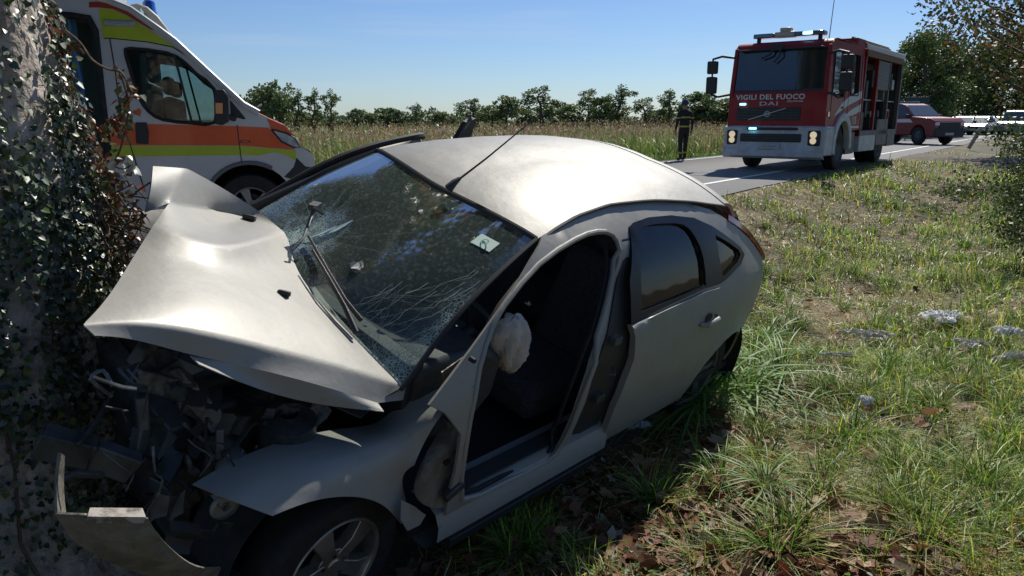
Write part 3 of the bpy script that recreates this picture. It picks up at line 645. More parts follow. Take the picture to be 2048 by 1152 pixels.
for sg in (1, -1):
    sheet('rear_door', rdo, [], .05, lambda u, v: (u, sg*(ysm(u, v)+.012+(.012 if v > .93 else 0)*min(1, (v-.93)/.03)), v), PAINT, car, .035*sg)
    sheet('door_glass', [(u*1.02+.04, (v-1.18)*1.05+1.18) for u, v in GDOOR], [], .1, lambda u, v: (u, sg*(ysm(u, v)-.014), v), CLR, car, .004*sg)
    h = MB(); hx, hz = side(1412, 637)
    h.tube([(hx+.085, sg*(ysm(hx, hz)+.014), hz-.012), (hx+.06, sg*(ysm(hx, hz)+.045), hz-.005), (hx-.06, sg*(ysm(hx, hz)+.045), hz+.004), (hx-.09, sg*(ysm(hx, hz)+.014), hz+.008)], [.012, .016, .016, .012], 10).build('door_handle', PAINT, car)
    h = MB(); h.lathe([(.001, sg*(ysm(hx, hz)+.0145)), (.04, sg*(ysm(hx, hz)+.0135))], 20, 'y', (hx, 0, hz)).build('handle_recess', BLK, car)
# black trim on the centre pillar and rubber seal round the open doorway
sheet('pillar_trim', [(-1.72, 1.33), (-1.80, 1.33), (-1.80, 1.18), (-1.75, .98), (-1.68, .8), (-1.66, .6), (-1.66, .32), (-1.42, .40), (-1.395, .55), (-1.405, .70), (-1.465, .88), (-1.58, 1.07), (-1.69, 1.24)], [], .06, lambda u, v: (u, ysm(u, v)-.050*min(1, (1.36-v)/.2)-.0+.010, v), BLK, car, .01)
b = MB(); lp = [(u, v) for u, v in door_hole]; c0 = (-1.15, .8)
seal = [(c0[0]+(u-c0[0])*.975, ysm(u, v)-.03-(.05 if u < -1.3 else 0), c0[1]+(v-c0[1])*.975) for u, v in lp]; b.tube(seal+[seal[0]], .012, 6).build('door_seal', RUB, car)
b = MB(); ring = [(u, ysm(u, v)-.004-(.045 if (u < -1.4 and v < 1.25) else 0), v) for u, v in lp]; b.tube(ring+[ring[0]], .013, 8).build('doorway_flange', PAINT, car)
b = MB()
for x, z in ((-1.50, .62), (-1.55, .92)): h = MB(); h.box(x-.03, x+.03, ysm(x, z)-.06, ysm(x, z)-.005, z-.02, z+.02).build('pillar_bracket', DARKM, car, bevel=.003)
b.tube([(-1.49, ysm(-1.5, .75)-.02, .76), (-1.52, ysm(-1.5, .75)+.02, .77), (-1.55, ysm(-1.5, .75)-.02, .78)], .006, 6).build('door_striker', DARKM, car, bevel=.003)
# sill: bare step with kick strip
b = MB(); b.add([(x, y, z) for x in (-.52, -.75, -1.0, -1.25, -1.5, -1.7) for y, z in ((.70, .37), (.80, .385), (.865, .36), (.895, .31), (.90, .24), (.84, .16), (.70, .15))],
    [(i*7+k, i*7+k+1, i*7+k+8, i*7+k+7) for i in range(5) for k in range(6)]).build('sill', PAINT, car, angle=30)
b = MB(); b.box(-1.55, -.62, .75, .835, .384, .392).build('kick_plate', BLK, car, bevel=.003)
b = MB(); b.box(-1.62, -.60, .868, .905, .17, .215).build('sill_seam', BLK, car, bevel=.004)
# roof
def roofz(x, y):
    zc = float(np.interp(x, [-3.15, -3.0, -2.8, -2.5, -2.2, -1.8, -1.5, -1.3, -1.15, -1.0, -.9], [1.385, 1.43, 1.462, 1.492, 1.507, 1.512, 1.502, 1.482, 1.455, 1.41, 1.36])); return zc+.006-.075*abs(y/.56)**2.4+.036*min(1, max(0, -y/.57))
def ry(x): return float(np.interp(x, [-3.2, -2.9, -2.66, -2.43, -2.1, -1.75, -1.46, -1.19], [.60, .62, .60, .57, .53, .515, .54, .585]))
def wfront(y): return -1.17+.10*(1-(y/.58)**2)          # front edge of the roof, bowed
def grid_obj(name, fn, nu, nv, mt, parent, thick=.01, angle=50, label=None, sub=0):
    b = MB(); b.add([fn(i/nu, j/nv) for i in range(nu+1) for j in range(nv+1)], [(i*(nv+1)+j, i*(nv+1)+j+1, (i+1)*(nv+1)+j+1, (i+1)*(nv+1)+j) for i in range(nu) for j in range(nv)])
    return b.build(name, mt, parent, label, angle=angle, solid=thick, sub=sub, out=(-.3, 0, 1))
def roof(u, v):
    t = v*2-1; x = wfront(t*.58)+(-2.86-wfront(t*.58))*u; y = t*(ry(x)-.012); return (x, y, roofz(x, y)-.004)
o = grid_obj('roof', roof, 30, 24, PAINT, car, -.01)
for sg in (1, -1):   # roof gutter: narrow dark channel between roof and side
    b = MB(); pts = [(x, sg*(ry(x)-.004), roofz(x, ry(x))-.004) for x in np.linspace(-1.19, -2.82, 18)]; b.tube(pts, .008, 6).build('roof_gutter', BLK, car)
def hatch_spoiler(u, v):
    t = v*2-1; x = -2.875-.27*u-.05*(1-t*t)*u; y = t*(ry(x)-.03); return (x, y, roofz(-2.86, y)-.003-.20*u*u*.55+.012*math.sin(math.pi*u)-.04*u)
grid_obj('spoiler', hatch_spoiler, 8, 20, PAINT, car, -.02)
def hatch_glass(u, v):
    t = v*2-1; x = -3.10-.30*u-.06*(1-t*t); y = t*(.58+.06*u); return (x, y, 1.29-.30*u)
grid_obj('rear_window', hatch_glass, 6, 12, CLR, car, -.005)
def hatch_panel(u, v):
    t = v*2-1; x = -3.39-.06*math.sin(u*2.6)-.09*(1-t*t); y = t*(.66+.03*u); return (x, y, 1.0-.72*u)
grid_obj('tailgate', hatch_panel, 10, 12, PAINT, car, -.02)
TLM = mat('tail_lamp_red', (.36, .012, .02), .12, coat=1, noise=(8, (.30, .01, .015), .4, .6)); TLW = mat('tail_lamp_clear', (.75, .62, .62), .12, coat=1)
for sg in (1, -1):
    b = MB(); vs = []
    top = (-2.83, .645, 1.315); bot = (-3.42, .715, .985)
    for i in range(9):
        t = i/8; cx, cy, cz = [top[k]+(bot[k]-top[k])*t for k in range(3)]; wv = .035+.075*math.sin(math.pi*min(1, t*.8+.12))
        cz += .030*math.sin(math.pi*t)
        vs += [(cx+.01, sg*(ysm(cx, cz-.02)+.006), cz-.014), (cx-.012, sg*(ysm(cx, cz)+.004), cz+.012), (cx-.03, sg*(cy-wv*.55), cz+.012), (cx-.02, sg*(cy-wv), cz)]
    b.add(vs, [(i*4+k, i*4+k+1, i*4+k+5, i*4+k+4) for i in range(8) for k in range(3)]); tl = b.build('tail_lamp', TLM, car, angle=30, solid=.01*sg)
    b = MB(); vs2 = []
    for i in range(2, 8): q = np.array(vs[i*4+1]); r_ = np.array(vs[i*4+2]); vs2 += [tuple(q*.70+r_*.30+[0, 0, .0035]), tuple(q*.45+r_*.55+[0, 0, .0035])]
    b.add(vs2, [(2*i, 2*i+1, 2*i+3, 2*i+2) for i in range(5)]); b.build('clear_band', TLW, tl, solid=.002)
b = MB(); b.add([(-3.40-.07*math.cos(t*1.35)+.0*u-.03*math.sin(math.pi*u), t*.74*(1-.0*u), .62-.42*u) for u in (0, .15, .5, .85, 1) for t in np.linspace(-1, 1, 13)], [(i*13+j, i*13+j+1, (i+1)*13+j+1, (i+1)*13+j) for i in range(4) for j in range(12)]).build('rear_bumper', PAINT, car, solid=.015)
# antenna on the front of the roof
A = CF.gplane(908, 370, (0, 0, 1), 1.478); tip = CF.plane(1083, 226, 1, float(A[1])+.02)
b = MB(); b.add([], []); b.tube([A+[.03, 0, -.015], A+[.0, 0, .012], A+[-.03, 0, .03]], [.022, .016, .009], 10).build('antenna_base', BLK, car)
b = MB(); dd = tip-A; b.tube([A+[-.02, 0, .022], A+dd*.35, A+dd*.7, tip], [.0055, .0045, .0035, .0025], 6).build('antenna', BLK, car)

# windscreen: four bowed edges
WT = lambda t: np.array([wfront(t*.58)+.012, t*.575, roofz(wfront(t*.58), t*.575)-.006])
WB = lambda t: np.array([-.34+.20*(1-t*t)+(.0 if t > 0 else .0), t*.72, .965+.045*(1-t*t)])
def wscr(u, v, off=0.):
    t = v*2-1; a, b_ = WT(t), WB(t); p = a*(1-u)+b_*u
    n = np.array([.62, 0, .78]); p = p+n*(.035*math.sin(math.pi*u)+off)
    d1 = (u-.58)**2/.012+(v-.33)**2/.012; p = p-n*.05*math.exp(-d1*.25)           # pushed in where the wiper end struck
    d2 = (u-.97)**2/.02+(v-.86)**2/.03; p = p-n*.035*math.exp(-d2*.4); return p
def glass_cracked():
    m = bpy.data.materials.new('cracked_windscreen'); m.use_nodes = True; t = m.node_tree; L = t.links
    for n in list(t.nodes):
        if n.type == 'BSDF_PRINCIPLED': t.nodes.remove(n)
    out = t.nodes['Material Output']; tr = t.nodes.new('ShaderNodeBsdfTransparent'); tr.inputs[0].default_value = (.80, .88, .85, 1)
    gl = t.nodes.new('ShaderNodeBsdfGlossy'); gl.inputs['Roughness'].default_value = .045; fr = t.nodes.new('ShaderNodeFresnel'); fr.inputs[0].default_value = 1.38
    ms = t.nodes.new('ShaderNodeMixShader'); L.new(fr.outputs[0], ms.inputs[0]); L.new(tr.outputs[0], ms.inputs[1]); L.new(gl.outputs[0], ms.inputs[2])
    df = t.nodes.new('ShaderNodeBsdfDiffuse'); df.inputs[0].default_value = (.38, .50, .47, 1)
    at_ = t.nodes.new('ShaderNodeAttribute'); at_.attribute_name = 'crush'; tc = t.nodes.new('ShaderNodeTexCoord')
    vo = t.nodes.new('ShaderNodeTexVoronoi'); vo.feature = 'DISTANCE_TO_EDGE'; vo.inputs['Scale'].default_value = 75; L.new(tc.outputs['Object'], vo.inputs[0])
    mr = t.nodes.new('ShaderNodeMapRange'); mr.inputs[1].default_value = .0; mr.inputs[2].default_value = .22; mr.inputs[3].default_value = 1; mr.inputs[4].default_value = .12; L.new(vo.outputs['Distance'], mr.inputs[0])
    ns = t.nodes.new('ShaderNodeTexNoise'); ns.inputs['Scale'].default_value = 11; ns.inputs['Detail'].default_value = 7; ns.inputs['Roughness'].default_value = .7; L.new(tc.outputs['Object'], ns.inputs[0])
    m1 = t.nodes.new('ShaderNodeMath'); m1.operation = 'MULTIPLY'; L.new(mr.outputs[0], m1.inputs[0]); L.new(at_.outputs['Fac'], m1.inputs[1])
    mr2 = t.nodes.new('ShaderNodeMapRange'); mr2.inputs[1].default_value = .38; mr2.inputs[2].default_value = .62; mr2.inputs[3].default_value = .3; mr2.inputs[4].default_value = 1.4; L.new(ns.outputs[0], mr2.inputs[0])
    m2 = t.nodes.new('ShaderNodeMath'); m2.operation = 'MULTIPLY'; L.new(m1.outputs[0], m2.inputs[0]); L.new(mr2.outputs[0], m2.inputs[1]); m2.use_clamp = True
    # dust film
    ns2 = t.nodes.new('ShaderNodeTexNoise'); ns2.inputs['Scale'].default_value = 55; ns2.inputs['Detail'].default_value = 5; L.new(tc.outputs['Object'], ns2.inputs[0])
    mr3 = t.nodes.new('ShaderNodeMapRange'); mr3.inputs[1].default_value = .5; mr3.inputs[2].default_value = .8; mr3.inputs[3].default_value = .09; mr3.inputs[4].default_value = .26; L.new(ns2.outputs[0], mr3.inputs[0])
    m3 = t.nodes.new('ShaderNodeMath'); m3.operation = 'MAXIMUM'; L.new(m2.outputs[0], m3.inputs[0]); L.new(mr3.outputs[0], m3.inputs[1])
    mf = t.nodes.new('ShaderNodeMixShader'); L.new(m3.outputs[0], mf.inputs[0]); L.new(ms.outputs[0], mf.inputs[1]); L.new(df.outputs[0], mf.inputs[2]); L.new(mf.outputs[0], out.inputs[0])
    bu = t.nodes.new('ShaderNodeBump'); bu.inputs['Strength'].default_value = .25; bu.inputs['Distance'].default_value = .01; L.new(m2.outputs[0], bu.inputs['Height']); L.new(bu.outputs[0], gl.inputs['Normal']); return m
nu, nv = 48, 64
me = mesh_np('windscreen', [wscr(i/nu, j/nv) for i in range(nu+1) for j in range(nv+1)], [(i*(nv+1)+j, i*(nv+1)+j+1, (i+1)*(nv+1)+j+1, (i+1)*(nv+1)+j) for i in range(nu) for j in range(nv)], glass_cracked(), True)
IMP = (.58, .33)
def crush(u, v):
    d = math.hypot((u-IMP[0])*1.1, (v-IMP[1])*1.4); a = 1.3*math.exp(-(d/.11)**2)+.42*math.exp(-(d/.30)**2)
    e = 1-v; a += .9*math.exp(-((v-1)/.07)**2)*min(1, max(0, (u-.32)/.3)); a += 1.3*math.exp(-((u-1)/.13)**2-((v-.84)/.20)**2); a += .55*math.exp(-((v-.0)/.1)**2)*(u > .45); return min(1.4, a)
ca = me.attributes.new('crush', 'FLOAT', 'POINT'); ca.data.foreach_set('value', np.array([crush(i/nu, j/nv) for i in range(nu+1) for j in range(nv+1)], np.float32))
ws = link('windscreen', me, car)
# crack lines as real slivers on the glass
CRK = mat('crack', (.40, .50, .48), .4, noise=(30, (.22, .30, .28), .4, .6)); b = MB()
def crack(uvs, wd):
    pts = [Vector(wscr(u, v, .0022)) for u, v in uvs if 0.01 < u < .99 and .01 < v < .99]
    if len(pts) < 2: return
    for i in range(len(pts)-1):
        p, q = pts[i], pts[i+1]; d = q-p
        if d.length < 1e-4: continue
        n = d.cross(Vector((.62, 0, .78))).normalized()*wd*(1-i/len(pts)*.7)/2; b.add([p-n, p+n, q+n*.8, q-n*.8], [(0, 1, 2, 3)])
for k in range(46):                                     # radial from the blow
    a = random.uniform(0, 6.28); r0 = random.uniform(.0, .03); r1 = r0+random.choice([.08, .12, .2, .3, .42])*random.uniform(.7, 1.2); l = []
    for i in range(9): r = r0+(r1-r0)*i/8; a += random.uniform(-.05, .05); l.append((IMP[0]+r*math.cos(a)*.95, IMP[1]+r*math.sin(a)*.8))
    crack(l, random.uniform(.0011, .0026))
for k in range(26):                                     # rings
    r = random.uniform(.02, .2); a = random.uniform(0, 6.28); l = [(IMP[0]+r*math.cos(a+.13*i)*.95, IMP[1]+r*math.sin(a+.13*i)*.8) for i in range(random.randint(3, 7))]; crack(l, .001)
for k in range(44):                                     # fan along the near side and the lower corner
    v0 = 1-random.random()**1.6*.22; u0 = random.uniform(.3, 1); l = [(u0+.05*i, v0-.006*i*i*random.uniform(.3, 1)+random.uniform(-.004, .004)) for i in range(random.randint(3, 9))]; crack(l, random.uniform(.0008, .0018))
for k in range(40):
    a = random.uniform(1.9, 4.4); l = []; r1 = random.uniform(.12, .6)
    for i in range(9): r = r1*i/8; a += random.uniform(-.05, .05); l.append((.985-r*abs(math.cos(a))*.7, .90+r*math.sin(a)*.55))
    crack(l, random.uniform(.0009, .002))
b.build('crack_lines', CRK, ws, smooth=False)
# broken flakes standing up at the blow
fm = mat('glass_flake', (.55, .68, .66), .2, coat=.5)
for px, py, l, a in [(690, 425, .15, 2.6), (680, 450, .12, 2.35), (705, 405, .13, 2.75), (655, 455, .16, 2.15)]:
    P = Vector(wscr(*[(.58, .40), (.60, .37), (.54, .41), (.64, .36)][[690, 680, 705, 655].index(px)], .006)); d = Vector((math.cos(a)*.3-.6, math.sin(a)*.6, .55)).normalized()
    n = d.cross(Vector((.62, 0, .78))).normalized(); b = MB(); b.add([P, P+d*l*.6+n*.018+Vector((0, 0, .008)), P+d*l, P+d*l*.5-n*.012], [(0, 1, 2, 3)]); b.build('glass_shard', fm, ws, smooth=False, solid=.003)
# black band round the glass, sticker, mirror
for nme, f in (('screen_trim', lambda t: wscr(0, t, .004)), ('screen_trim', lambda t: wscr(t, 1, .003)), ('screen_trim', lambda t: wscr(t, 0, .003))):
    b = MB(); b.tube([f(t) for t in np.linspace(0, 1, 20)], .011, 6).build(nme, BLK, car)
nb_ = [(u, v) for u in (0, .035, .07) for v in np.linspace(.01, .99, 24)]
b = MB(); b.add([wscr(u, v, -.006) for u, v in nb_], [(i*24+j, i*24+j+1, (i+1)*24+j+1, (i+1)*24+j) for i in range(2) for j in range(23)]).build('black_border', BLK, ws)
stm = mat('sticker', (.55, .72, .62), .6)
b = MB(); su, sv = .14, .885
q = [wscr(su, sv-.035, .004), wscr(su+.075, sv-.035, .004), wscr(su+.075, sv+.04, .004), wscr(su, sv+.04, .004)]; b.add(q, [(0, 1, 2, 3)]); st = b.build('sticker', stm, ws, smooth=False)
c = sum(np.array(x) for x in q)/4; n = np.array([.62, 0, .78]); ux = (np.array(q[1])-q[0]); ux /= np.linalg.norm(ux); uy = np.cross(n, ux)
b = MB(); k = 16; b.add([tuple(c+n*.0065+(ux*math.cos(6.283*i/k)+uy*math.sin(6.283*i/k))*r) for r in (.020, .012) for i in range(k)], [(i, (i+1) % k, k+(i+1) % k, k+i) for i in range(k)]).build('sticker_ring', mat('sticker_ink', (.12, .30, .22), .6), st, smooth=False)
b = MB(); b.box(-1.10, -1.04, -.13, .11, 1.325, 1.385).build('rear_view_mirror', BLK, car, bevel=.02)
b = MB(); b.tube([(-1.06, 0, 1.38), (-1.03, 0, 1.42)], .01, 6).build('mirror_stalk', BLK, car)
# white blot: a bird dropping-like smear of torn paper on the glass, and a paint nick near the top
pw = mat('paper', (.6, .6, .56), .7, noise=(20, (.4, .39, .35), .4, .6))
b = MB(); b.add([wscr(.60+.030*math.cos(t)*r, .645+.022*math.sin(t)*r, .008+.006*math.sin(3*t)) for t, r in [(k*.63, random.uniform(.6, 1.2)) for k in range(10)]], [tuple(range(10))]).build('paper_scrap', pw, ws, smooth=False)
b = MB(); b.add([wscr(.185+.012*math.cos(t), .60+.009*math.sin(t), .006) for t in [k*1.05 for k in range(6)]], [tuple(range(6))]).build('paper_scrap', pw, ws, smooth=False)
# wipers
def onglass(px, py, off=.02):
    best = None
    o = CF.M.T@(CP-CF.T); d = CF.M.T@ray(px, py)
    G = np.array([[wscr(u, v, off) for v in np.linspace(0, 1, 41)] for u in np.linspace(0, 1, 41)]).reshape(-1, 3); q = G-o; t = q@d/(d@d); r = np.linalg.norm(q-t[:, None]*d, axis=1); return o+d*t[r.argmin()]
b = MB(); b.tube([onglass(x, y, .03) for x, y in [(722, 640), (690, 600), (655, 540), (617, 472)]], [.010, .009, .007, .006], 6).build('wiper_blade', BLK, car)
b = MB(); b.tube([onglass(x, y, .05) for x, y in [(712, 665), (690, 615), (660, 560), (625, 500)]], [.012, .010, .007, .006], 6).build('wiper_arm', BLK, car)
b = MB(); b.tube([onglass(x, y, .07) for x, y in [(632, 408), (620, 440), (607, 475), (583, 500)]], [.011, .008, .006, .006], 6).build('wiper_arm', DARKM, car)
b = MB(); P = onglass(630, 412, .07); b.box(-.03, .03, -.02, .02, -.012, .012, Matrix.Translation(Vector(P)) @ Matrix.Rotation(.6, 4, 'Z')).tube([P+[.02, .02, .0], P+[.04, .07, .015], P+[.02, .10, 0]], .008, 6).build('broken_wiper_joint', BLK, car)
# scuttle below the screen
b = MB(); b.add([tuple(WB(t)+np.array([dx, 0, dz])) for dx, dz in ((-.02, -.01), (.07, -.03), (.16, -.08)) for t in np.linspace(-1, 1, 16)], [(i*16+j, i*16+j+1, (i+1)*16+j+1, (i+1)*16+j) for i in range(2) for j in range(15)]).build('scuttle', BLK, car, solid=.01)

# ---------------------------------------------------------------- traced sheet metal
def hoodpt(px, py, h): return CF.gplane(px, py, (-.38, .20, 1), .95+.38*.38+.2*.7+h)      # z = .95+.38(x+.38)-.2(y-.7)+h
def ctrl_mesh(name, pts, faces, mt, parent, sub=3, solid=.004, creases=(), label=None):
    keys = list(pts); co = [tuple(pts[k]) for k in keys]; b = MB(); b.add(co, [tuple(keys.index(k) for k in f) for f in faces])
    me = b.mesh(name, mt); me.polygons.foreach_set('use_smooth', [True]*len(me.polygons)); o = link(name, me, parent, label)
    if creases:
        at_ = me.attributes.new('crease_edge', 'FLOAT', 'EDGE'); lut = {tuple(sorted(e.vertices)): e.index for e in me.edges}
        for ch, w_ in creases:
            for p, q in zip(ch, ch[1:]):
                e = lut.get(tuple(sorted((keys.index(p), keys.index(q)))))
                if e is not None: at_.data[e].value = w_
    md = o.modifiers.new('sub', 'SUBSURF'); md.levels = sub; md.render_levels = sub; md.boundary_smooth = 'PRESERVE_CORNERS'
    if solid: md = o.modifiers.new('thick', 'SOLIDIFY'); md.thickness = solid; md.offset = -1; md = o.modifiers.new('edges', 'EDGE_SPLIT'); md.split_angle = R(50)
    return o
HP = dict(a0=(812, 772, .0), a1=(700, 738, .01), a2=(520, 692, .01), a3=(347, 655, .01), a4=(243, 643, .0), a5=(166, 649, -.02),
    b0=(715, 706, .03), b1=(622, 640, .035), b2=(480, 615, .045), b3=(335, 590, .03),
    f1=(215, 600, -.02), f2=(268, 512, -.01), f3=(306, 452, .035), f4=(338, 406, .045), p=(375, 337, .12),
    A1=(434, 421, -.03), A2=(496, 434, -.025), r6=(445, 375, .06), r5=(516, 421, .02), r4=(568, 464, .03), r3=(592, 510, .015), r2=(626, 572, .01), r1=(699, 662, .01),
    m=(445, 455, -.005), c1=(457, 501, .075), c2=(338, 466, .06), n1=(330, 505, .028), n2=(385, 528, .034), n3=(515, 545, .03))
HP = {k: hoodpt(*v) for k, v in HP.items()}
HP['g1'] = HP['p']*.0+CF.plane(306, 332, 1, float(HP['p'][1])+.06); HP['g2'] = CF.plane(291, 425, 1, float(HP['f4'][1])+.02); HP['g1b'] = CF.plane(303, 378, 1, float(HP['f4'][1])+.02); HP['pf'] = (HP['p']+HP['f4'])/2+np.array([.01, .01, .0])
HF = [('p', 'r6', 'A1', 'f4', 'pf'), ('r6', 'r5', 'A2', 'A1'), ('f4', 'A1', 'm', 'c2'), ('f4', 'c2', 'f3'), ('A1', 'A2', 'm'), ('A2', 'r5', 'r4'), ('A2', 'r4', 'c1', 'm'), ('m', 'c1', 'c2'),
    ('f3', 'c2', 'n1', 'f2'), ('c2', 'c1', 'n2', 'n1'), ('c1', 'n3', 'n2'), ('c1', 'r4', 'r3', 'n3'), ('f2', 'n1', 'b3', 'f1'), ('n1', 'n2', 'b2', 'b3'), ('n2', 'n3', 'b1', 'b2'), ('n3', 'r3', 'r2', 'b1'),
    ('b1', 'r2', 'r1', 'b0'), ('f1', 'b3', 'a4', 'a5'), ('b3', 'b2', 'a3', 'a4'), ('b2', 'b1', 'a2', 'a3'), ('b1', 'b0', 'a1', 'a2'), ('b0', 'r1', 'a0', 'a1'), ('p', 'pf', 'g1b', 'g1'), ('pf', 'f4', 'g2', 'g1b')]
HD = {}
for k, (px, py) in dict(d5=(190, 671), d4=(262, 674), d3=(381, 711), d2=(486, 731), d1=(617, 763), d0=(756, 806), d00=(806, 800)).items():
    ref = {'d5': 'a5', 'd4': 'a4', 'd3': 'a3', 'd2': 'a2', 'd1': 'a1', 'd0': 'a0', 'd00': 'a0'}[k]; HD[k] = CF.plane(px, py, 1, float(HP[ref][1])+.022)
HP.update(HD)
HF += [('a5', 'a4', 'd4', 'd5'), ('a4', 'a3', 'd3', 'd4'), ('a3', 'a2', 'd2', 'd3'), ('a2', 'a1', 'd1', 'd2'), ('a1', 'a0', 'd00', 'd0', 'd1')]
hood = ctrl_mesh('bonnet', HP, HF, PAINT, car, 3, .006, [(('a5', 'a4', 'a3', 'a2', 'a1', 'a0'), .85), (('f4', 'A1', 'A2'), 1.), (('A2', 'r5'), .9), (('f3', 'c2', 'c1', 'r4'), 1.), (('m', 'c1'), .9), (('A1', 'm'), .8), (('A2', 'm'), .7), (('f3', 'n1', 'n2'), .6), (('f2', 'n1'), .5), (('f4', 'pf', 'p'), .75), (('c1', 'm'), .25), (('p', 'g1'), .5)])
HL = {k: HD[k] for k in ('d3', 'd2', 'd1', 'd0')}
for k, (px, py), r_ in (('e3', (398, 728), 'd3'), ('e2', (551, 796), 'd2'), ('e1', (700, 818), 'd1'), ('e0', (768, 823), 'd0')): HL[k] = CF.plane(px, py, 1, float(HD[r_][1])+.05)
ctrl_mesh('bonnet_edge', HL, [('d3', 'd2', 'e2', 'e3'), ('d2', 'd1', 'e1', 'e2'), ('d1', 'd0', 'e0', 'e1')], PAINT, car, 2, .004)
for (px, py), s_ in (((568, 587), 1.), ((499, 435), 1.2)):      # washer nozzles
    P = hoodpt(px, py, .036 if s_ == 1 else .0); b = MB(); b.box(-.014*s_, .014*s_, -.024*s_, .024*s_, -.01, .012, Matrix.Translation(Vector(P)) @ Matrix.Rotation(.7, 4, 'Z') @ Matrix.Rotation(-.36, 4, 'Y')).build('washer_nozzle', BLK, car, bevel=.006)
# left front wing, pushed up and torn at both ends
WG = dict(t0=(385, 968, 0.650), t1=(478, 912, 0.610), t2=(590, 872, 0.595), t3=(690, 855, 0.590), t4=(752, 852, 0.590), t5=(792, 815, 0.620), t6=(806, 786, 0.650), t7=(852, 775, 0.660), t8=(882, 772, 0.690), q8=(898, 803, 0.800), q7=(878, 835, 0.860),
    m1=(500, 945, 0.720), m2=(590, 915, 0.740), m3=(690, 893, 0.745), m4=(765, 875, 0.740), m5=(825, 845, 0.800),
    l1=(455, 998, 0.785), l2=(545, 1032, 0.855), l3=(600, 1008, 0.865), l4=(660, 993, 0.865), l5=(728, 992, 0.865), l6=(775, 1012, 0.865), l7=(803, 1048, 0.855),
    k3=(605, 960, 0.825), k4=(680, 940, 0.835), k5=(755, 935, 0.830), k6=(798, 950, 0.820), k7=(812, 1000, 0.810), u5=(850, 880, 0.835), u6=(828, 930, 0.860))
WG = {k: CF.plane(v[0], v[1], 1, v[2]) for k, v in WG.items()}
ctrl_mesh('front_wing', WG, [('t0', 't1', 'm1', 'l1'), ('t1', 't2', 'm2', 'm1'), ('t2', 't3', 'm3', 'm2'), ('t3', 't4', 'm4', 'm3'), ('t4', 't5', 'm5', 'm4'), ('t5', 't6', 't7', 'm5'), ('t7', 't8', 'q8', 'q7', 'm5'), ('m1', 'm2', 'k3', 'l3', 'l2', 'l1'), ('m2', 'm3', 'k4', 'k3'), ('k3', 'k4', 'l4', 'l3'),
    ('m3', 'm4', 'k5', 'k4'), ('k4', 'k5', 'l5', 'l4'), ('k5', 'k6', 'l6', 'l5'), ('m4', 'm5', 'u5', 'u6', 'k6', 'k5'), ('k6', 'k7', 'l7', 'l6'), ('m5', 'q7', 'u5')], PAINT, car, 3, .004, [(('m1', 'm2', 'm3', 'm4', 'm5'), .2)])
# crumpled inner panel between wing and doorway
IP = dict(a=(884, 745, .80), b=(930, 712, .78), c=(962, 690, .80), d=(948, 790, .84), e=(932, 880, .86), f=(922, 985, .86), g=(900, 1015, .87), h=(855, 1020, .90), i=(815, 985, .86), j=(850, 910, .82), k=(898, 830, .76), l=(905, 905, .90), m=(885, 965, .82), n=(918, 790, .83), o=(860, 950, .90))
IP = {k: CF.plane(v[0], v[1], 1, v[2]) for k, v in IP.items()}
ctrl_mesh('hinge_panel', IP, [('a', 'b', 'n', 'k'), ('b', 'c', 'd', 'n'), ('n', 'd', 'e', 'l', 'k'), ('k', 'l', 'j'), ('j', 'l', 'm', 'o'), ('l', 'e', 'f', 'm'), ('m', 'f', 'g'), ('o', 'm', 'g', 'h'), ('j', 'o', 'i'), ('o', 'h', 'i')], SHADEP, car, 2, .005, [(('k', 'l', 'm'), .8), (('j', 'o'), .8)])
SP_ = dict(a=(803, 1000, .88), b=(830, 1015, .90), c=(852, 1030, .89), d=(840, 1050, .9), e=(815, 1062, .9), f=(802, 1040, .9)); SP_ = {k: CF.plane(v[0], v[1], 1, v[2]) for k, v in SP_.items()}
ctrl_mesh('wing_liner_tab', SP_, [('a', 'b', 'c', 'd', 'e', 'f')], PAINT, car, 2, .005)
for px, py, r_ in [(948, 722, .010), (944, 775, .008), (915, 838, .011), (925, 925, .018), (894, 925, .014)]:
    P = CF.plane(px, py, 1, .868); b = MB(); b.lathe([(.001, .004), (r_, .004), (r_*1.1, -.02)], 12, 'y', tuple(P)).build('bolt_hole', RUB, car)
b = MB(); P = CF.plane(905, 980, 1, .90); b.box(-.05, .05, -.01, .02, -.02, .02, Matrix.Translation(Vector(P)) @ Matrix.Rotation(.4, 4, 'Y')).build('door_hinge', DARKM, car, bevel=.006)
b = MB(); P = CF.plane(898, 840, 1, .86); b.box(-.03, .03, -.02, .03, -.015, .015, Matrix.Translation(Vector(P))).build('door_hinge', DARKM, car, bevel=.006)
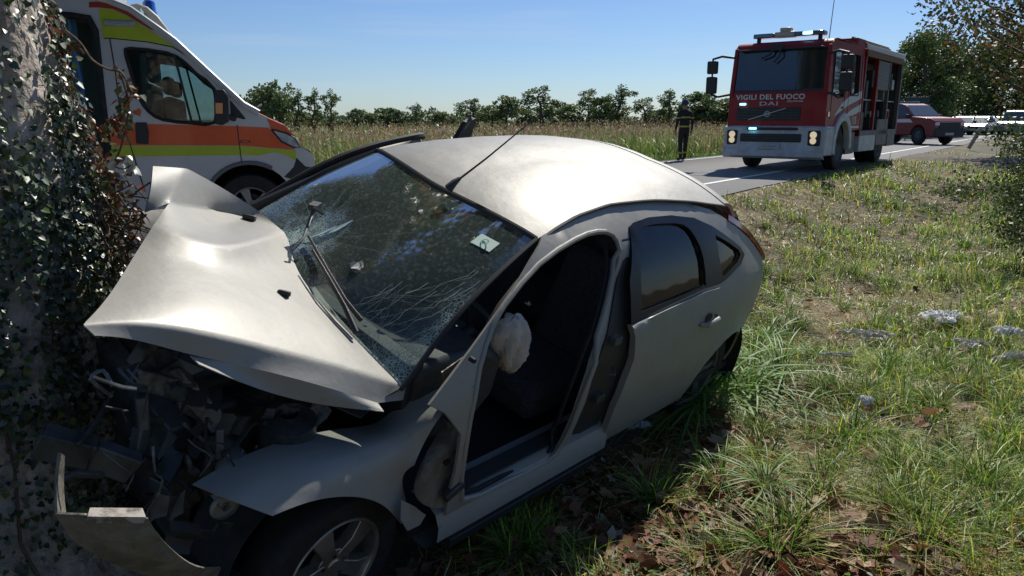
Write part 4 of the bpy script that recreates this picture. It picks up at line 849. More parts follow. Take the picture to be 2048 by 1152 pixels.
# lower bumper, torn loose
BG = dict(a=(116, 905, .70), b=(106, 965, .74), c=(110, 1028, .80), d=(128, 1033, .76), e=(121, 978, .70), f=(125, 912, .68)); BG = {k: CF.plane(v[0], v[1], 1, v[2]) for k, v in BG.items()}
bump = dict(a=(110, 1028, .80), b=(165, 1030, .86), c=(230, 1034, .89), d=(297, 1037, .90), e=(312, 1066, .91), f=(345, 1102, .91), g=(392, 1140, .9), h=(442, 1136, .86), i=(430, 1165, .84), j=(370, 1172, .88), k=(280, 1150, .86), l=(200, 1118, .84), m=(140, 1078, .82), n=(230, 1080, .90), o=(300, 1110, .92))
bump = {k: CF.plane(v[0], v[1], 1, v[2]) for k, v in bump.items()}
ctrl_mesh('front_bumper', BG, [('a', 'b', 'e', 'f'), ('b', 'c', 'd', 'e')], SHADEP, car, 2, .006)
ctrl_mesh('front_bumper', bump, [('a', 'b', 'l', 'm'), ('b', 'c', 'n', 'l'), ('c', 'd', 'e', 'n'), ('n', 'e', 'f', 'o'), ('l', 'n', 'o', 'k'), ('o', 'f', 'g', 'j'), ('o', 'j', 'k'), ('g', 'h', 'i', 'j')], SHADEP, car, 2, .006, label='torn beige lower bumper hanging loose')
b = MB(); P0, P1, P2, P3 = [CF.plane(x, y, 1, yy) for x, y, yy in ((180, 1015, .84), (285, 1016, .87), (292, 1034, .905), (175, 1033, .87))]; b.add([P0, P1, P2, P3], [(0, 1, 2, 3)]); b.build('bumper_foam', mat('foam_grey', (.36, .33, .29), .8, noise=(26, (.12, .1, .08), .45, .6)), car, solid=.02, sub=0)
b = MB(); P = CF.plane(450, 1012, 1, .72); b.lathe([(.014, .01), (.014, -.01), (.045, -.012), (.05, -.005), (.045, .01)], 20, 'y', tuple(P)).box(P[0]-.11, P[0]+.02, P[1]-.012, P[1], P[2]+.0, P[2]+.05).build('lamp_bracket', mat('grey_plastic', (.26, .26, .23), .5), car, bevel=.004)
# front structure: bent radiator frame and engine-bay pieces (all behind the bumper line)
def beam(name, pl, wd, hg, mt=DARKM):
    P = [Vector(CF.plane(x, y, 1, yy)) for x, y, yy in pl]; b = MB()
    for p, q in zip(P, P[1:]): b.bar(p, q+(q-p).normalized()*.01, wd*random.uniform(.85, 1.15), hg)
    return b.build(name, mt, car, bevel=.006)
GM1 = mat('grey_zinc', (.20, .215, .22), .5, metal=.3, noise=(14, (.07, .07, .07), .4, .6))
beam('radiator_frame', [(282, 790, .42), (285, 850, .44), (272, 925, .46), (330, 945, .46), (410, 950, .46)], .035, .06)
beam('radiator_frame', [(265, 755, .40), (330, 770, .40), (372, 775, .42), (410, 815, .45), (440, 850, .47), (438, 905, .48), (418, 948, .48)], .03, .07, GM1)
beam('headlamp_arm', [(350, 735, .40), (372, 770, .42), (365, 810, .40), (405, 830, .42)], .03, .04, GM1)
beam('support_strut', [(155, 890, .50), (190, 850, .42), (225, 790, .30)], .015, .02)
beam('crash_beam', [(75, 880, .40), (180, 905, .46), (262, 935, .50)], .06, .09)
beam('lower_hose', [(110, 962, .64), (150, 948, .62), (200, 950, .6)], .02, .02, BLK)
beam('bent_bracket', [(372, 905, .48), (378, 935, .5), (390, 945, .5)], .02, .03, GM1)
b = MB(); b.box(-.32, .30, -.35, .38, .34, .82, taper=.85).build('engine_block', DARKM, car, bevel=.03)
b = MB(); b.box(-.28, .22, -.25, .28, .83, .90).build('engine_cover', BLK, car, bevel=.03)
b = MB(); b.lathe([(.01, .0), (.09, .0), (.10, .03), (.10, .22), (.03, .24)], 20, 'z', (.0, .55, .62)).build('strut_tower', DARKM, car)
b = MB(); b.box(.12, .24, .34, .56, .5, .72).build('coolant_tank', mat('cloudy_plastic', (.35, .36, .33), .4), car, bevel=.03)
b = MB(); b.box(-.50, -.42, -.68, .68, .2, 1.0).build('bulkhead', BLK, car, bevel=.01)
b = MB(); b.box(.28, .36, -.5, .42, .35, .85).build('radiator', DARKM, car, bevel=.01)
b = MB(); b.box(-.4, .42, -.62, .66, .28, .33).build('undertray', BLK, car)
for k in range(14):
    x, y, z = random.uniform(-.2, .4), random.uniform(-.3, .6), random.uniform(.4, .95); q = [Vector((x, y, z))]
    for i in range(4): q.append(q[-1]+Vector((random.uniform(-.1, .1), random.uniform(-.1, .12), random.uniform(-.1, .07))))
    b = MB(); b.tube(smoothpoly([tuple(v) for v in q], 3, False), random.choice([.006, .009, .014]), 6).build('hose', random.choice([BLK, RUB, DARKM]), car)
# torn odds and ends of the crushed nose: thin bent sheet, cut wires, a broken lamp shell
def scrap(name, px, py, yl, sz, mt, seed, n=6):
    rs = random.Random(seed); P = CF.plane(px, py, 1, yl); vs = []; M_ = Matrix.Rotation(rs.uniform(0, 6), 4, 'Y') @ Matrix.Rotation(rs.uniform(-1, 1), 4, 'X')
    for i in range(n+1):
        for j in range(3):
            v = M_ @ Vector((sz*(i/n-.5)*(1+.3*rs.uniform(-1, 1)*(j != 1)), .35*sz*(.3*math.sin(i*1.7+seed)+.15*rs.uniform(-1, 1)), sz*.35*(j-1)*(1+.4*rs.uniform(-1, 1)))); vs.append(tuple(P+np.array(v)))
    MB().add(vs, [(i*3+j, i*3+j+1, i*3+j+4, i*3+j+3) for i in range(n) for j in range(2)]).build(name, mt, car, solid=.004, angle=25)
for k, (px, py, yl, sz) in enumerate([(300, 720, .35, .16), (350, 760, .42, .14), (410, 790, .46, .12), (225, 780, .40, .16), (200, 860, .50, .18), (300, 860, .44, .10), (395, 880, .48, .12), (340, 925, .50, .16), (260, 990, .60, .16), (330, 1010, .62, .12), (395, 990, .62, .10), (470, 850, .50, .10), (560, 830, .52, .12), (215, 930, .55, .15), (150, 960, .60, .16), (240, 850, .38, .2), (640, 820, .5, .1), (430, 1060, .66, .1), (360, 1080, .68, .12)]):
    if k in (3, 4, 8, 13, 14, 15): continue
    scrap(['torn_sheet', 'broken_bracket', 'lamp_shell'][k % 3], px, py, yl, sz, [GM1, DARKM, BLK, DARKM][k % 4], k)
for k in range(18):
    px, py = random.uniform(180, 440), random.uniform(730, 1060); q = [CF.plane(px, py, 1, random.uniform(.42, .62))]
    for i in range(3): q.append(q[-1]+np.array([random.uniform(-.07, .07), random.uniform(-.05, .05), random.uniform(-.10, .03)]))
    MB().tube(smoothpoly([tuple(v) for v in q], 3, False), random.choice([.003, .004, .006]), 5).build('cut_wire', random.choice([BLK, RUB, DARKM, GM1]), car)
# right front wing, shoved back
b = MB(); b.add([(x, -.86+.1*max(0, x-.1)-ins, z) for x in (-.4, -.1, .2, .4) for ins, z in ((.0, .55), (-.01, .8), (.08, .98), (.16, 1.02))], [(i*4+j, i*4+j+1, (i+1)*4+j+1, (i+1)*4+j) for i in range(3) for j in range(3)]).build('front_wing', PAINT, car, solid=-.005)

# wheels: tyre, five-spoke alloy with slots
def wheel_meshes(r, rr, wd, spokes=5):
    t = MB(); t.lathe([(rr*.98, -wd/2+.01), (rr+.01, -wd/2), (r-.02, -wd/2+.004), (r-.004, -wd/2+.03), (r, -wd*.2), (r, wd*.2), (r-.004, wd/2-.03), (r-.02, wd/2-.004), (rr+.01, wd/2), (rr*.98, wd/2-.01)], 48, 'y')
    k = MB(); k.lathe([(rr*.99, wd/2-.012), (rr*.96, wd/2-.002), (rr*.90, wd/2-.012), (rr*.88, wd/2-.05), (rr*.87, -wd/2+.02), (rr*.99, -wd/2+.012)], 48, 'y')
    f = wd/2-.02
    for i in range(spokes):
        a = 2*math.pi*i/spokes+math.pi/2; m = Matrix.Rotation(-a, 4, 'Y')
        w0, w1 = .050, .034+.018
        vs = [(rr*.20, f, -w0*.55), (rr*.20, f, w0*.55), (rr*.92, f-.004, w1), (rr*.92, f-.004, -w1), (rr*.20, f-.05, -w0*.5), (rr*.20, f-.05, w0*.5), (rr*.92, f-.035, w1), (rr*.92, f-.035, -w1), (rr*.55, f+.006, -w0*.62), (rr*.55, f+.006, w0*.62)]
        k.add([m @ Vector(v) for v in vs], [(0, 1, 9, 8), (8, 9, 2, 3), (4, 7, 6, 5), (0, 8, 3, 7, 4), (1, 5, 6, 2, 9), (3, 2, 6, 7)])
    k.lathe([(.001, f+.008), (rr*.12, f+.007), (rr*.15, f), (rr*.34, f-.004), (rr*.36, f-.05)], 30, 'y')
    n = []
    for i in range(5):
        a = 2*math.pi*(i+.5)/5; n.append(MB().lathe([(.001, f+.006), (.008, f+.006), (.009, f-.006)], 8, 'y', (rr*.24*math.cos(a), 0, rr*.24*math.sin(a))))
    b = MB(); b.lathe([(.001, -.01), (rr*.62, -.01), (rr*.62, -.03)], 30, 'y')
    return t, k, n, b
def add_wheel(parent, x, y, z, r, rr, wd, rz=0, rim=ALLOY, flip=1, camber=0, name='wheel', label=None, spokes=5, roll=.3):
    t, k, n, b = wheel_meshes(r, rr, wd, spokes)
    o = bpy.data.objects.new(name, None); C.objects.link(o); o.parent = parent; o.location = (x, y, z); o.rotation_euler = (camber, roll, rz+(0 if flip > 0 else math.pi))
    if label: o['label'] = label
    t.build('tyre', RUB, o, angle=50); k.build('rim', rim, o, angle=35, bevel=.003); [q.build('wheel_nut', DARKM, o) for q in n]; b.build('brake_disc', DARKM, o); return o
WP = CF.plane(653, 1122, 1, .74)
add_wheel(car, float(WP[0]), .70, float(WP[2]), .318, .218, .20, R(4), camber=R(2), roll=.35)
add_wheel(car, .0, -.78, .32, .318, .218, .21, flip=-1); add_wheel(car, RWX, .70, RWZ, .318, .218, .20, roll=.9, rim=mat('alloy_shaded', (.16, .15, .13), .55, metal=.4)); add_wheel(car, RWX, -.76, .33, .318, .218, .21, flip=-1)  # rear rim on the near side: alloy colour darkened for the wheel arch's shade
for cx, cz in ((float(WP[0])+.02, float(WP[2])+.06), (RWX, RWZ+.02)):           # wheel-well liners
    b = MB(); prof = arch(cx, cz, .385, -20, 200, 16); b.add([(u, y, v) for u, v in prof for y in (.45, .72 if cx > -1 else .86)], [(2*i, 2*i+1, 2*i+3, 2*i+2) for i in range(len(prof)-1)]).add([(u, .45, v) for u, v in prof], [tuple(range(len(prof)))]).build('wheel_well', RUB, car, solid=.004)
# floor and cabin
b = MB(); b.box(-3.3, -.45, -.78, .80, .22, .27).build('floor', BLK, car); b = MB(); b.box(-3.2, -.45, -.5, .5, .12, .22).build('underbody', BLK, car)
b = MB(); b.prism([(-.45, .60), (-.45, .97), (-.60, 1.0), (-.85, .97), (-.95, .90), (-.93, .72), (-.80, .60)], -.70, .70).build('dashboard', mat('dash', (.045, .047, .05), .6, noise=(40, (.03, .03, .03), .4, .6)), car, bevel=.03)
b = MB(); b.box(-1.5, -.9, -.13, .13, .27, .58).build('centre_console', BLK, car, bevel=.03)
def seat(x, y, w_):
    o = bpy.data.objects.new('seat', None); C.objects.link(o); o.parent = car; o.location = (x, y, .27)
    MB().box(-.27, .27, -w_/2, w_/2, .06, .26).build('cushion', FAB, o, bevel=.06, seg=3)
    MB().box(-.08, .08, -w_/2, w_/2, 0, .62, Matrix.Translation((-.30, 0, .18)) @ Matrix.Rotation(-.35, 4, 'Y')).build('backrest', FAB, o, bevel=.06, seg=3)
    if w_ < 1: MB().box(-.05, .05, -.13, .13, 0, .17, Matrix.Translation((-.52, 0, .80)) @ Matrix.Rotation(-.25, 4, 'Y')).build('head_rest', FAB, o, bevel=.045, seg=3)
    else:
        for yy in (-.42, 0, .42): MB().box(-.05, .05, -.11, .11, 0, .13, Matrix.Translation((-.52, yy, .80)) @ Matrix.Rotation(-.25, 4, 'Y')).build('head_rest', FAB, o, bevel=.045, seg=3)
seat(-1.62, .37, .5); seat(-1.62, -.37, .5); seat(-2.35, 0, 1.2)
SW = Vector((-1.10, .36, .84)); mm = Matrix.Translation(SW) @ Matrix.Rotation(R(-66), 4, 'Y')
b = MB(); b.tube([mm @ Vector((.19*math.cos(t), .19*math.sin(t), 0)) for t in np.linspace(0, 2*math.pi, 33)], .015, 8, False)
for t in (0, 2.2, 4.1): b.tube([mm @ Vector((.05*math.cos(t), .05*math.sin(t), -.02)), mm @ Vector((.19*math.cos(t), .19*math.sin(t), 0))], .014, 6)
b.tube([mm @ Vector((0, 0, -.02)), (-.75, .36, .75)], .04, 10).build('steering_wheel', BLK, car)
# burst airbag hanging out at the wheel: a crumpled cloth sack
AB = [CF.plane(x, y, 1, .66) for x, y in ((1028, 685), (1028, 632), (1052, 668), (1010, 740), (1003, 700))]
c0 = AB[0]; b = MB(); n1, n2 = 28, 20; vs = []
ax1 = AB[1]-AB[3]; L1 = np.linalg.norm(ax1)/2; ax1 /= np.linalg.norm(ax1); ax2 = np.array([-1., 0, 0]); ax2 = ax2-ax1*ax2@ax1; ax2 /= np.linalg.norm(ax2); ax3 = np.cross(ax1, ax2); cc = (AB[1]+AB[3])/2
rA = random.Random(3)
for i in range(n2+1):
    ph = math.pi*i/n2
    for j in range(n1):
        th = 2*math.pi*j/n1; rr_ = math.sin(ph)**.7; wob = 1+.10*math.sin(2*th+1.5*ph)+.30*(abs(math.sin(3*th+1.4*ph))-.5)+.22*(abs(math.sin(4*ph+2*th))-.5)+.07*math.sin(11*ph+5*th)
        w2 = (.095 if ph < 1.5 else .095-.038*(ph-1.5)); vs.append(cc+ax1*math.cos(ph)*L1*(1+.04*math.sin(5*th))+ax2*rr_*w2*math.cos(th)*wob*.9+ax3*rr_*.075*math.sin(th)*wob)
b.add(vs, [(i*n1+j, i*n1+(j+1) % n1, (i+1)*n1+(j+1) % n1, (i+1)*n1+j) for i in range(n2) for j in range(n1)]).build('airbag', mat('airbag_cloth', (.55, .50, .45), .85, noise=(6, (.42, .37, .32), .4, .65), bump=(18, .6, .02)), car, 'deflated pale airbag', angle=35)
# right front door standing open on the far side, its top showing over the roof
rd = bpy.data.objects.new('front_door', None); C.objects.link(rd); rd.parent = car; rd['label'] = 'right front door standing open'
rd.location = (-.50, -.84, 0); rd.rotation_euler = (0, 0, R(13))
def dr(u, v): return (u+.50, -(ysm(u, v)-.84), v)
dout = [(-.52, .30), (-.50, .95), (-.72, 1.09), (-1.0, 1.25), (-1.25, 1.34), (-1.6, 1.385), (-1.72, 1.36), (-1.62, 1.0), (-1.58, .7), (-1.60, .3)]
dh = [(-.80, 1.02), (-1.02, 1.19), (-1.26, 1.28), (-1.56, 1.325), (-1.62, 1.30), (-1.55, 1.0)]
sheet('door_skin', dout, [dh], .08, dr, PAINT, rd, -.03); 
b = MB(); b.tube([dr(u, v+.012) for u, v in smoothpoly(dout[1:7], 4, False)], .020, 8).build('door_seal', RUB, rd)
b = MB(); b.add([(p[0], p[1]+.06, p[2]) for p in [dr(*q) for q in [(-.54, .33), (-.54, .95), (-1.58, .98), (-1.56, .33)]]], [(0, 1, 2, 3)]).build('door_card', BLK, rd, solid=.04)
sheet('door_glass', dh, [], .15, dr, CLR, rd, -.004)
# raised black edge of the far rear door
rr2 = bpy.data.objects.new('door_edge', None)
b = MB(); Wp = [CF.plane(x, y, 1, yy) for x, y, yy in ((900, 285, -.80), (925, 242, -.82), (944, 234, -.84), (932, 285, -.84))]
b.add(Wp, [(0, 1, 2, 3)]); b.build('door_corner', BLK, car, solid=.03, smooth=False)
b = MB(); b.tube([CF.plane(x, y, 1, -.80) for x, y in ((916, 275), (942, 236))], .012, 6).build('door_corner_trim', GM1, car)
bpy.data.objects.remove(rr2)
# ================================================================ the ambulance
WHT = mat('white_paint', (.58, .58, .585), .3, coat=.6, noise=(3, (.54, .54, .54), .3, .7)); ORG = mat('orange_red_film', (.82, .11, .02), .35, coat=.4); YEL = mat('fluorescent_yellow', (.50, .60, .03), .4, coat=.3)
DRED = mat('dark_red_film', (.42, .05, .03), .35, coat=.4); AGL = mat('vehicle_glass', (.1, .1, .1), .02, alpha=(.62, .7, .7)); SEAL = RUB; CHR = mat('lamp_clear', (.55, .6, .66), .1, metal=.4, coat=1)
AMB = mat('amber', (.75, .25, .04), .25, coat=1); BLU = mat('blue_dome', (.02, .12, .62), .15, coat=1, noise=(20, (.015, .08, .42), .4, .6)); BLUI = mat('blue_curtain', (.05, .16, .28), .7, noise=(4, (.1, .25, .36), .4, .6)); GRN = mat('pale_green_wall', (.22, .34, .34), .6)
th = R(90-70); AF = Frame((-2.89, 8.67, 0), rotm(th, 0, 0))
amb = thing('ambulance', 'white ambulance with orange and fluorescent yellow bands, side door open behind the ivy trunk', 'ambulance'); frame_thing(amb, AF)
def AP(x, y, off=-1.0): p = AF.plane(x/2.88, y/2.88, 1, off); return (float(p[0]), float(p[2]))      # x, y in thirds of the picture's top left corner
def ay(x, z):       # half width: leans in above the waist, draws in at the nose
    y = 1.0-.0; y -= .16*max(0, (z-1.25)/1.3)**1.3 if z > 1.25 else 0; y -= .05*max(0, .45-z)
    if x > .25: y -= .26*((x-.25)/.75)**2
    if x > .55: y -= .45*((x-.55)/.5)**2
    return y
prof = [AP(*q) for q in [(550, -25), (600, -12), (650, 8), (740, 45), (900, 158), (1000, 232), (1100, 325), (1250, 465), (1400, 602), (1490, 652), (1560, 688), (1640, 722), (1700, 785), (1738, 850)]]
nose = [AP(*q) for q in [(1800, 885), (1815, 945), (1770, 1000), (1740, 1040)]]
ACX, ACZ = AP(1450, 1190); AR = .44
zs = .36
body_o = prof+nose+[(ACX+AR+.02, nose[-1][1]-.12)]+arch(ACX, ACZ, AR, 10, 178, 14)+[(ACX-AR, zs), (-2.2, zs), (-3.9, zs), (-4.55, zs+.05), (-4.62, 1.2), (-4.60, 2.45), (-4.45, 2.60), (-1.3, 2.62)]
dxr = AP(600, 600)[0]; dxl = dxr-1.15
door_o = smoothpoly([(dxr-.02, .50), (AP(600, 640)[0], 1.2), AP(560, 330), AP(540, 170), AP(500, 95), AP(400, 80), (dxl, AP(400, 80)[1]), (dxl, .5)], 1)
cab_w = smoothpoly([AP(*q) for q in [(718, 300), (745, 275), (960, 302), (1055, 352), (1130, 425), (1232, 512), (1238, 705), (1100, 708), (940, 690), (860, 645), (800, 560), (740, 380)]], 2)
for sg in (-1, 1):
    sheet('body_side', body_o, [door_o, cab_w] if sg < 0 else [cab_w], .12, lambda u, v: (u, sg*ay(u, v), v), WHT, amb, .03*sg)
    sheet('cab_window', [(u+(u-AP(950, 500)[0])*.02, v) for u, v in cab_w], [], .2, lambda u, v: (u, sg*(ay(u, v)-.02), v), AGL, amb, .004*sg)
    b = MB(); q = [(u, sg*(ay(u, v)+.002), v) for u, v in cab_w]; b.tube(q+[q[0]], .016, 6).build('window_seal', RUB, amb)
    a_, c_ = AP(1000, 310), AP(1105, 705); b = MB(); b.bar((a_[0], sg*(ay(*a_)-.005), a_[1]), (c_[0], sg*(ay(*c_)-.005), c_[1]), .02, .075, (0, 1, 0)).build('window_pillar', BLK, amb)
# skin across the top, windscreen, bonnet and nose
def across(pts, name, mt, crown=.03, n=10, parent=amb, solid=.01, lo=.0):
    b = MB(); vs = []
    for u, v in pts:
        for j in range(n+1):
            t = j/n*2-1; bow = crown*(1-t*t); vs.append((u+bow*(.8 if lo else .3), t*(ay(u, v)-.004), v+bow*(.3 if lo else 1)))
    return b.add(vs, [(i*(n+1)+j, i*(n+1)+j+1, (i+1)*(n+1)+j+1, (i+1)*(n+1)+j) for i in range(len(pts)-1) for j in range(n)]).build(name, mt, parent, angle=45, out=(1 if lo else .2, 0, 1))
across([(-4.60, 2.45), (-4.45, 2.60), (-1.3, 2.62)]+prof[:6], 'roof', WHT, .02)
across([prof[5], prof[6], prof[7], prof[8], prof[9]], 'windscreen', mat('dark_glass', (.015, .02, .022), .04, coat=1), .004, lo=1)
across(prof[9:13], 'bonnet', ORG, .02); across(prof[12:]+nose[:1], 'grille', MATS['bumper_grey'] if 'bumper_grey' in MATS else mat('bumper_grey', (.16, .16, .17), .5), .005, lo=1)
across(nose, 'front_bumper', mat('bumper_grey', (.16, .16, .17), .5), .03, lo=1)
for sg in (1, -1): b = MB(); b.tube([(u, sg*(ay(u, v)-.004), v) for u, v in prof[:10]], .035, 8).build('roof_rail', WHT, amb)
across([(-4.62, 1.2), (-4.60, 2.45)], 'rear_door', WHT, 0); b = MB(); b.box(-4.5, .6, -.85, .85, .30, .42).build('chassis', BLK, amb)
def film(name, px, mt, off=.004, sub=.1, parent=amb):
    for sg in (-1, 1): sheet(name, [AP(*q) for q in px], [], sub, lambda u, v: (u, sg*(ay(u, v)+off), v), mt, parent, 0)
arcp = arch(ACX, ACZ, AR+.002, 100, 40, 6)
film('orange_band', [(612, 715), (900, 715), (1375, 727), (1545, 736), (1600, 790), (1702, 862), (1640, 858), (1380, 838), (675, 837), (625, 837)], ORG)
film('orange_nose', [(1538, 684), (1575, 694), (1640, 724), (1690, 776), (1704, 796), (1650, 766), (1560, 742)], ORG, sub=.05)
film('yellow_band', [(628, 840), (675, 840), (1380, 841), (1640, 861), (1706, 868), (1704, 925), (1660, 900), (1600, 878), (1560, 880), (1500, 896), (1390, 893), (680, 903), (632, 903)], YEL)
film('yellow_roof_panel', [(557, 38), (640, 46), (720, 82), (860, 168), (1005, 266), (850, 236), (640, 216), (588, 213)], YEL)
film('red_roof_stripe', [(500, 0), (552, -2), (640, 18), (740, 62), (900, 176), (860, 163), (720, 78), (640, 42), (557, 33), (500, 33)], DRED)
for nme, px in (('panel_gap', [(655, 655), (740, 800), (835, 1105)]), ('panel_gap', [(625, 220), (662, 420), (690, 640)]), ('panel_gap', [(1365, 720), (1380, 840), (1392, 940)]), ('panel_gap', [(590, 216), (640, 216), (850, 238), (990, 266), (1090, 330), (1240, 470), (1330, 560)]), ('panel_gap', [(850, 168), (552, 0)])):
    if nme == 'panel_gap' and px[0] == (850, 168): continue
    b = MB(); b.tube([(u, -(ay(u, v)+.002), v) for u, v in [AP(*q) for q in px]], .006, 5).build('panel_gap', BLK, amb)
b = MB(); q = [AP(*q_) for q_ in [(780, 705), (845, 705), (858, 760), (856, 830), (785, 826)]]; b.prism(q, -(ay(*q[0])+.02), -(ay(*q[0])-.0)).build('door_handle', BLK, amb, bevel=.008)
b = MB(); q = [AP(*q_) for q_ in [(1325, 575), (1425, 690), (1418, 718), (1330, 712)]]; b.prism(q, -(ay(*q[0])+.012), -(ay(*q[0])-.02)).build('mirror_base', BLK, amb, bevel=.006)
b = MB(); q = [AP(*q_, -1.18) for q_ in [(1232, 518), (1290, 516), (1318, 560), (1320, 700), (1280, 722), (1236, 712)]]; b.prism(q, -1.24, -1.06).tube([(q[3][0], -1.08, q[3][1]+.05), (q[3][0]+.06, -.96, q[3][1]+.02)], .03, 8).build('wing_mirror', BLK, amb, bevel=.015)
b = MB(); q = [AP(*q_, -1.24) for q_ in [(1240, 592), (1282, 592), (1284, 655), (1242, 655)]]; b.prism(q, -1.252, -1.235).build('amber_repeater', AMB, amb, bevel=.003)
q = [AP(*q_) for q_ in [(1240, 600), (1262, 600), (1262, 650), (1240, 650)]]
for sg in (-1, 1):
    hl = [AP(*q_) for q_ in [(1562, 745), (1650, 768), (1700, 795), (1732, 850), (1690, 848), (1620, 815)]]
    sheet('headlight', hl, [], .06, lambda u, v: (u, sg*(ay(u, v)+.006), v), CHR, amb, .02*sg)
    b = MB(); qq = [(u, sg*(ay(u, v)+.01), v) for u, v in hl]; b.tube(qq+[qq[0]], .009, 5).build('headlight_rim', BLK, amb)
    b = MB(); lip = arch(ACX, ACZ, AR+.01, 60, 176, 12); b.tube([(u, sg*(ay(u, v)+.004), v) for u, v in lip], .022, 8).build('wheel_arch_lip', mat('plastic_grey', (.16, .16, .17), .5), amb)
    b = MB(); pb = [AP(*q_) for q_ in [(1708, 905), (1760, 960), (1800, 965), (1770, 1005), (1738, 1035), (1700, 1040), (1630, 1020), (1690, 960)]]; b.prism(pb, sg*(ay(pb[3][0], .8)-.10), sg*(ay(pb[0][0], .8)+.004)).build('bumper_corner', BLK, amb, bevel=.01)
    film_ = MB(); 
# repeater badge, side marker lamp
b = MB(); q = AP(1412, 815); n_ = 16; b.add([(q[0]+.055*math.cos(6.283*i/n_)*r, -(ay(*q)+.006), q[1]+.016*math.sin(6.283*i/n_)*r) for r in (1, .7) for i in range(n_)], [(i, (i+1) % n_, n_+(i+1) % n_, n_+i) for i in range(n_)]).build('badge', BLK, amb, solid=.003)
q = AP(678, 130); b = MB(); b.box(q[0]-.13, q[0]+.14, -(ay(*q)+.018), -(ay(*q)-.01), q[1]-.030, q[1]+.035).build('lamp_housing', mat('silver_lamp', (.42, .42, .36), .35, metal=.3), amb, bevel=.012); b = MB(); b.box(q[0]-.10, q[0]+.11, -(ay(*q)+.024), -(ay(*q)+.016), q[1]-.014, q[1]+.02).build('side_lamp', CHR, amb, bevel=.004)
# air deflector and blue light on the cab roof
fl = [AP(*q_, -.25) for q_ in [(745, 70), (755, 42), (800, 32), (860, 52), (920, 105), (965, 165), (990, 208), (930, 190)]]; b = MB(); b.prism(fl, -.45, .45).build('roof_fairing', mat('fairing', (.42, .42, .36), .5), amb, bevel=.03)
q = AP(862, 66, -.3); b = MB(); b.lathe([(.001, .11), (.045, .105), (.060, .08), (.062, 0), (.07, -.01), (.07, -.06)], 24, 'z', (q[0], -.3, q[1])).build('blue_beacon', BLU, amb)
add_wheel(amb, ACX, -.86, .35, .35, .215, .22, flip=-1, rim=mat('steel_rim', (.32, .32, .32), .4, metal=.6), spokes=5); add_wheel(amb, ACX, .86, .35, .35, .215, .22, rim=MATS['steel_rim'])
add_wheel(amb, -3.45, -.86, .35, .35, .215, .22, flip=-1, rim=MATS['steel_rim']); add_wheel(amb, -3.45, .86, .35, .35, .215, .22, rim=MATS['steel_rim'])
b = MB(); pr = arch(ACX, ACZ, AR+.03, 0, 180, 12); b.add([(u, y, v) for u, v in pr for y in (-.95, -.4)], [(2*i, 2*i+1, 2*i+3, 2*i+2) for i in range(12)]).add([(u, -.4, v) for u, v in pr], [tuple(range(13))]).build('wheel_well', RUB, amb)
# cabin and treatment room seen through the openings
b = MB(); b.box(-4.4, -1.05, .78, .80, .45, 2.3).build('inner_wall', GRN, amb); b = MB(); b.box(-1.10, -1.04, -.78, .78, .4, 2.3).build('bulkhead', GRN, amb)
b = MB(); b.box(-4.4, -1.1, -.92, .92, .42, .47).build('floor', BLK, amb)
b = MB(); nC = 26; x0, x1 = dxr-.62, dxr-.18; b.add([(x0+(x1-x0)*i/nC, -.80+.025*math.sin(i*1.6), z) for z in (.55, 2.35) for i in range(nC+1)], [(i, i+1, nC+2+i, nC+1+i) for i in range(nC)]).build('curtain', BLUI, amb, solid=.004)
b = MB(); b.tube([(dxr-.17, -.97, .5), (dxr-.17, -.97, 1.5), (dxr-.20, -.95, 1.9)], .018, 8).build('grab_rail', mat('blue_rail', (.03, .13, .32), .4), amb)
b = MB(); b.tube([(u, -(ay(u, v)+.002), v) for u, v in door_o[:7]], .03, 8).build('doorway_seal', RUB, amb)
b = MB(); b.box(dxr-.2, dxr+.02, -.99, -.9, .36, .46).build('step', BLK, amb)
for yy in (-.5, .5):
    s_ = bpy.data.objects.new('seat', None); C.objects.link(s_); s_.parent = amb; s_.location = (-.62, yy, .75)
    MB().box(-.25, .25, -.24, .24, 0, .16).build('cushion', FAB, s_, bevel=.05); MB().box(-.32, -.18, -.24, .24, .1, .72).build('backrest', FAB, s_, bevel=.05); MB().box(-.31, -.20, -.13, .13, .74, .92).build('head_rest', FAB, s_, bevel=.04)
b = MB(); b.prism([(-.05, .9), (-.22, 1.12), (-.05, 1.2), (.12, 1.18), (.15, .9)], -.7, .7).build('dashboard', BLK, amb, bevel=.02)
sm_ = Matrix.Translation((-.12, .45, 1.3)) @ Matrix.Rotation(R(-35), 4, 'Y'); b = MB(); b.tube([sm_ @ Vector((.2*math.cos(t), .2*math.sin(t), 0)) for t in np.linspace(0, 6.283, 25)], .015, 6, False).build('steering_wheel', BLK, amb)
b = MB(); q = AP(680, 1160); b.box(-4.4, ACX-AR-.02, -.985, -.93, .20, .355).build('side_skirt', mat('skirt', (.03, .03, .032), .6), amb, bevel=.01)

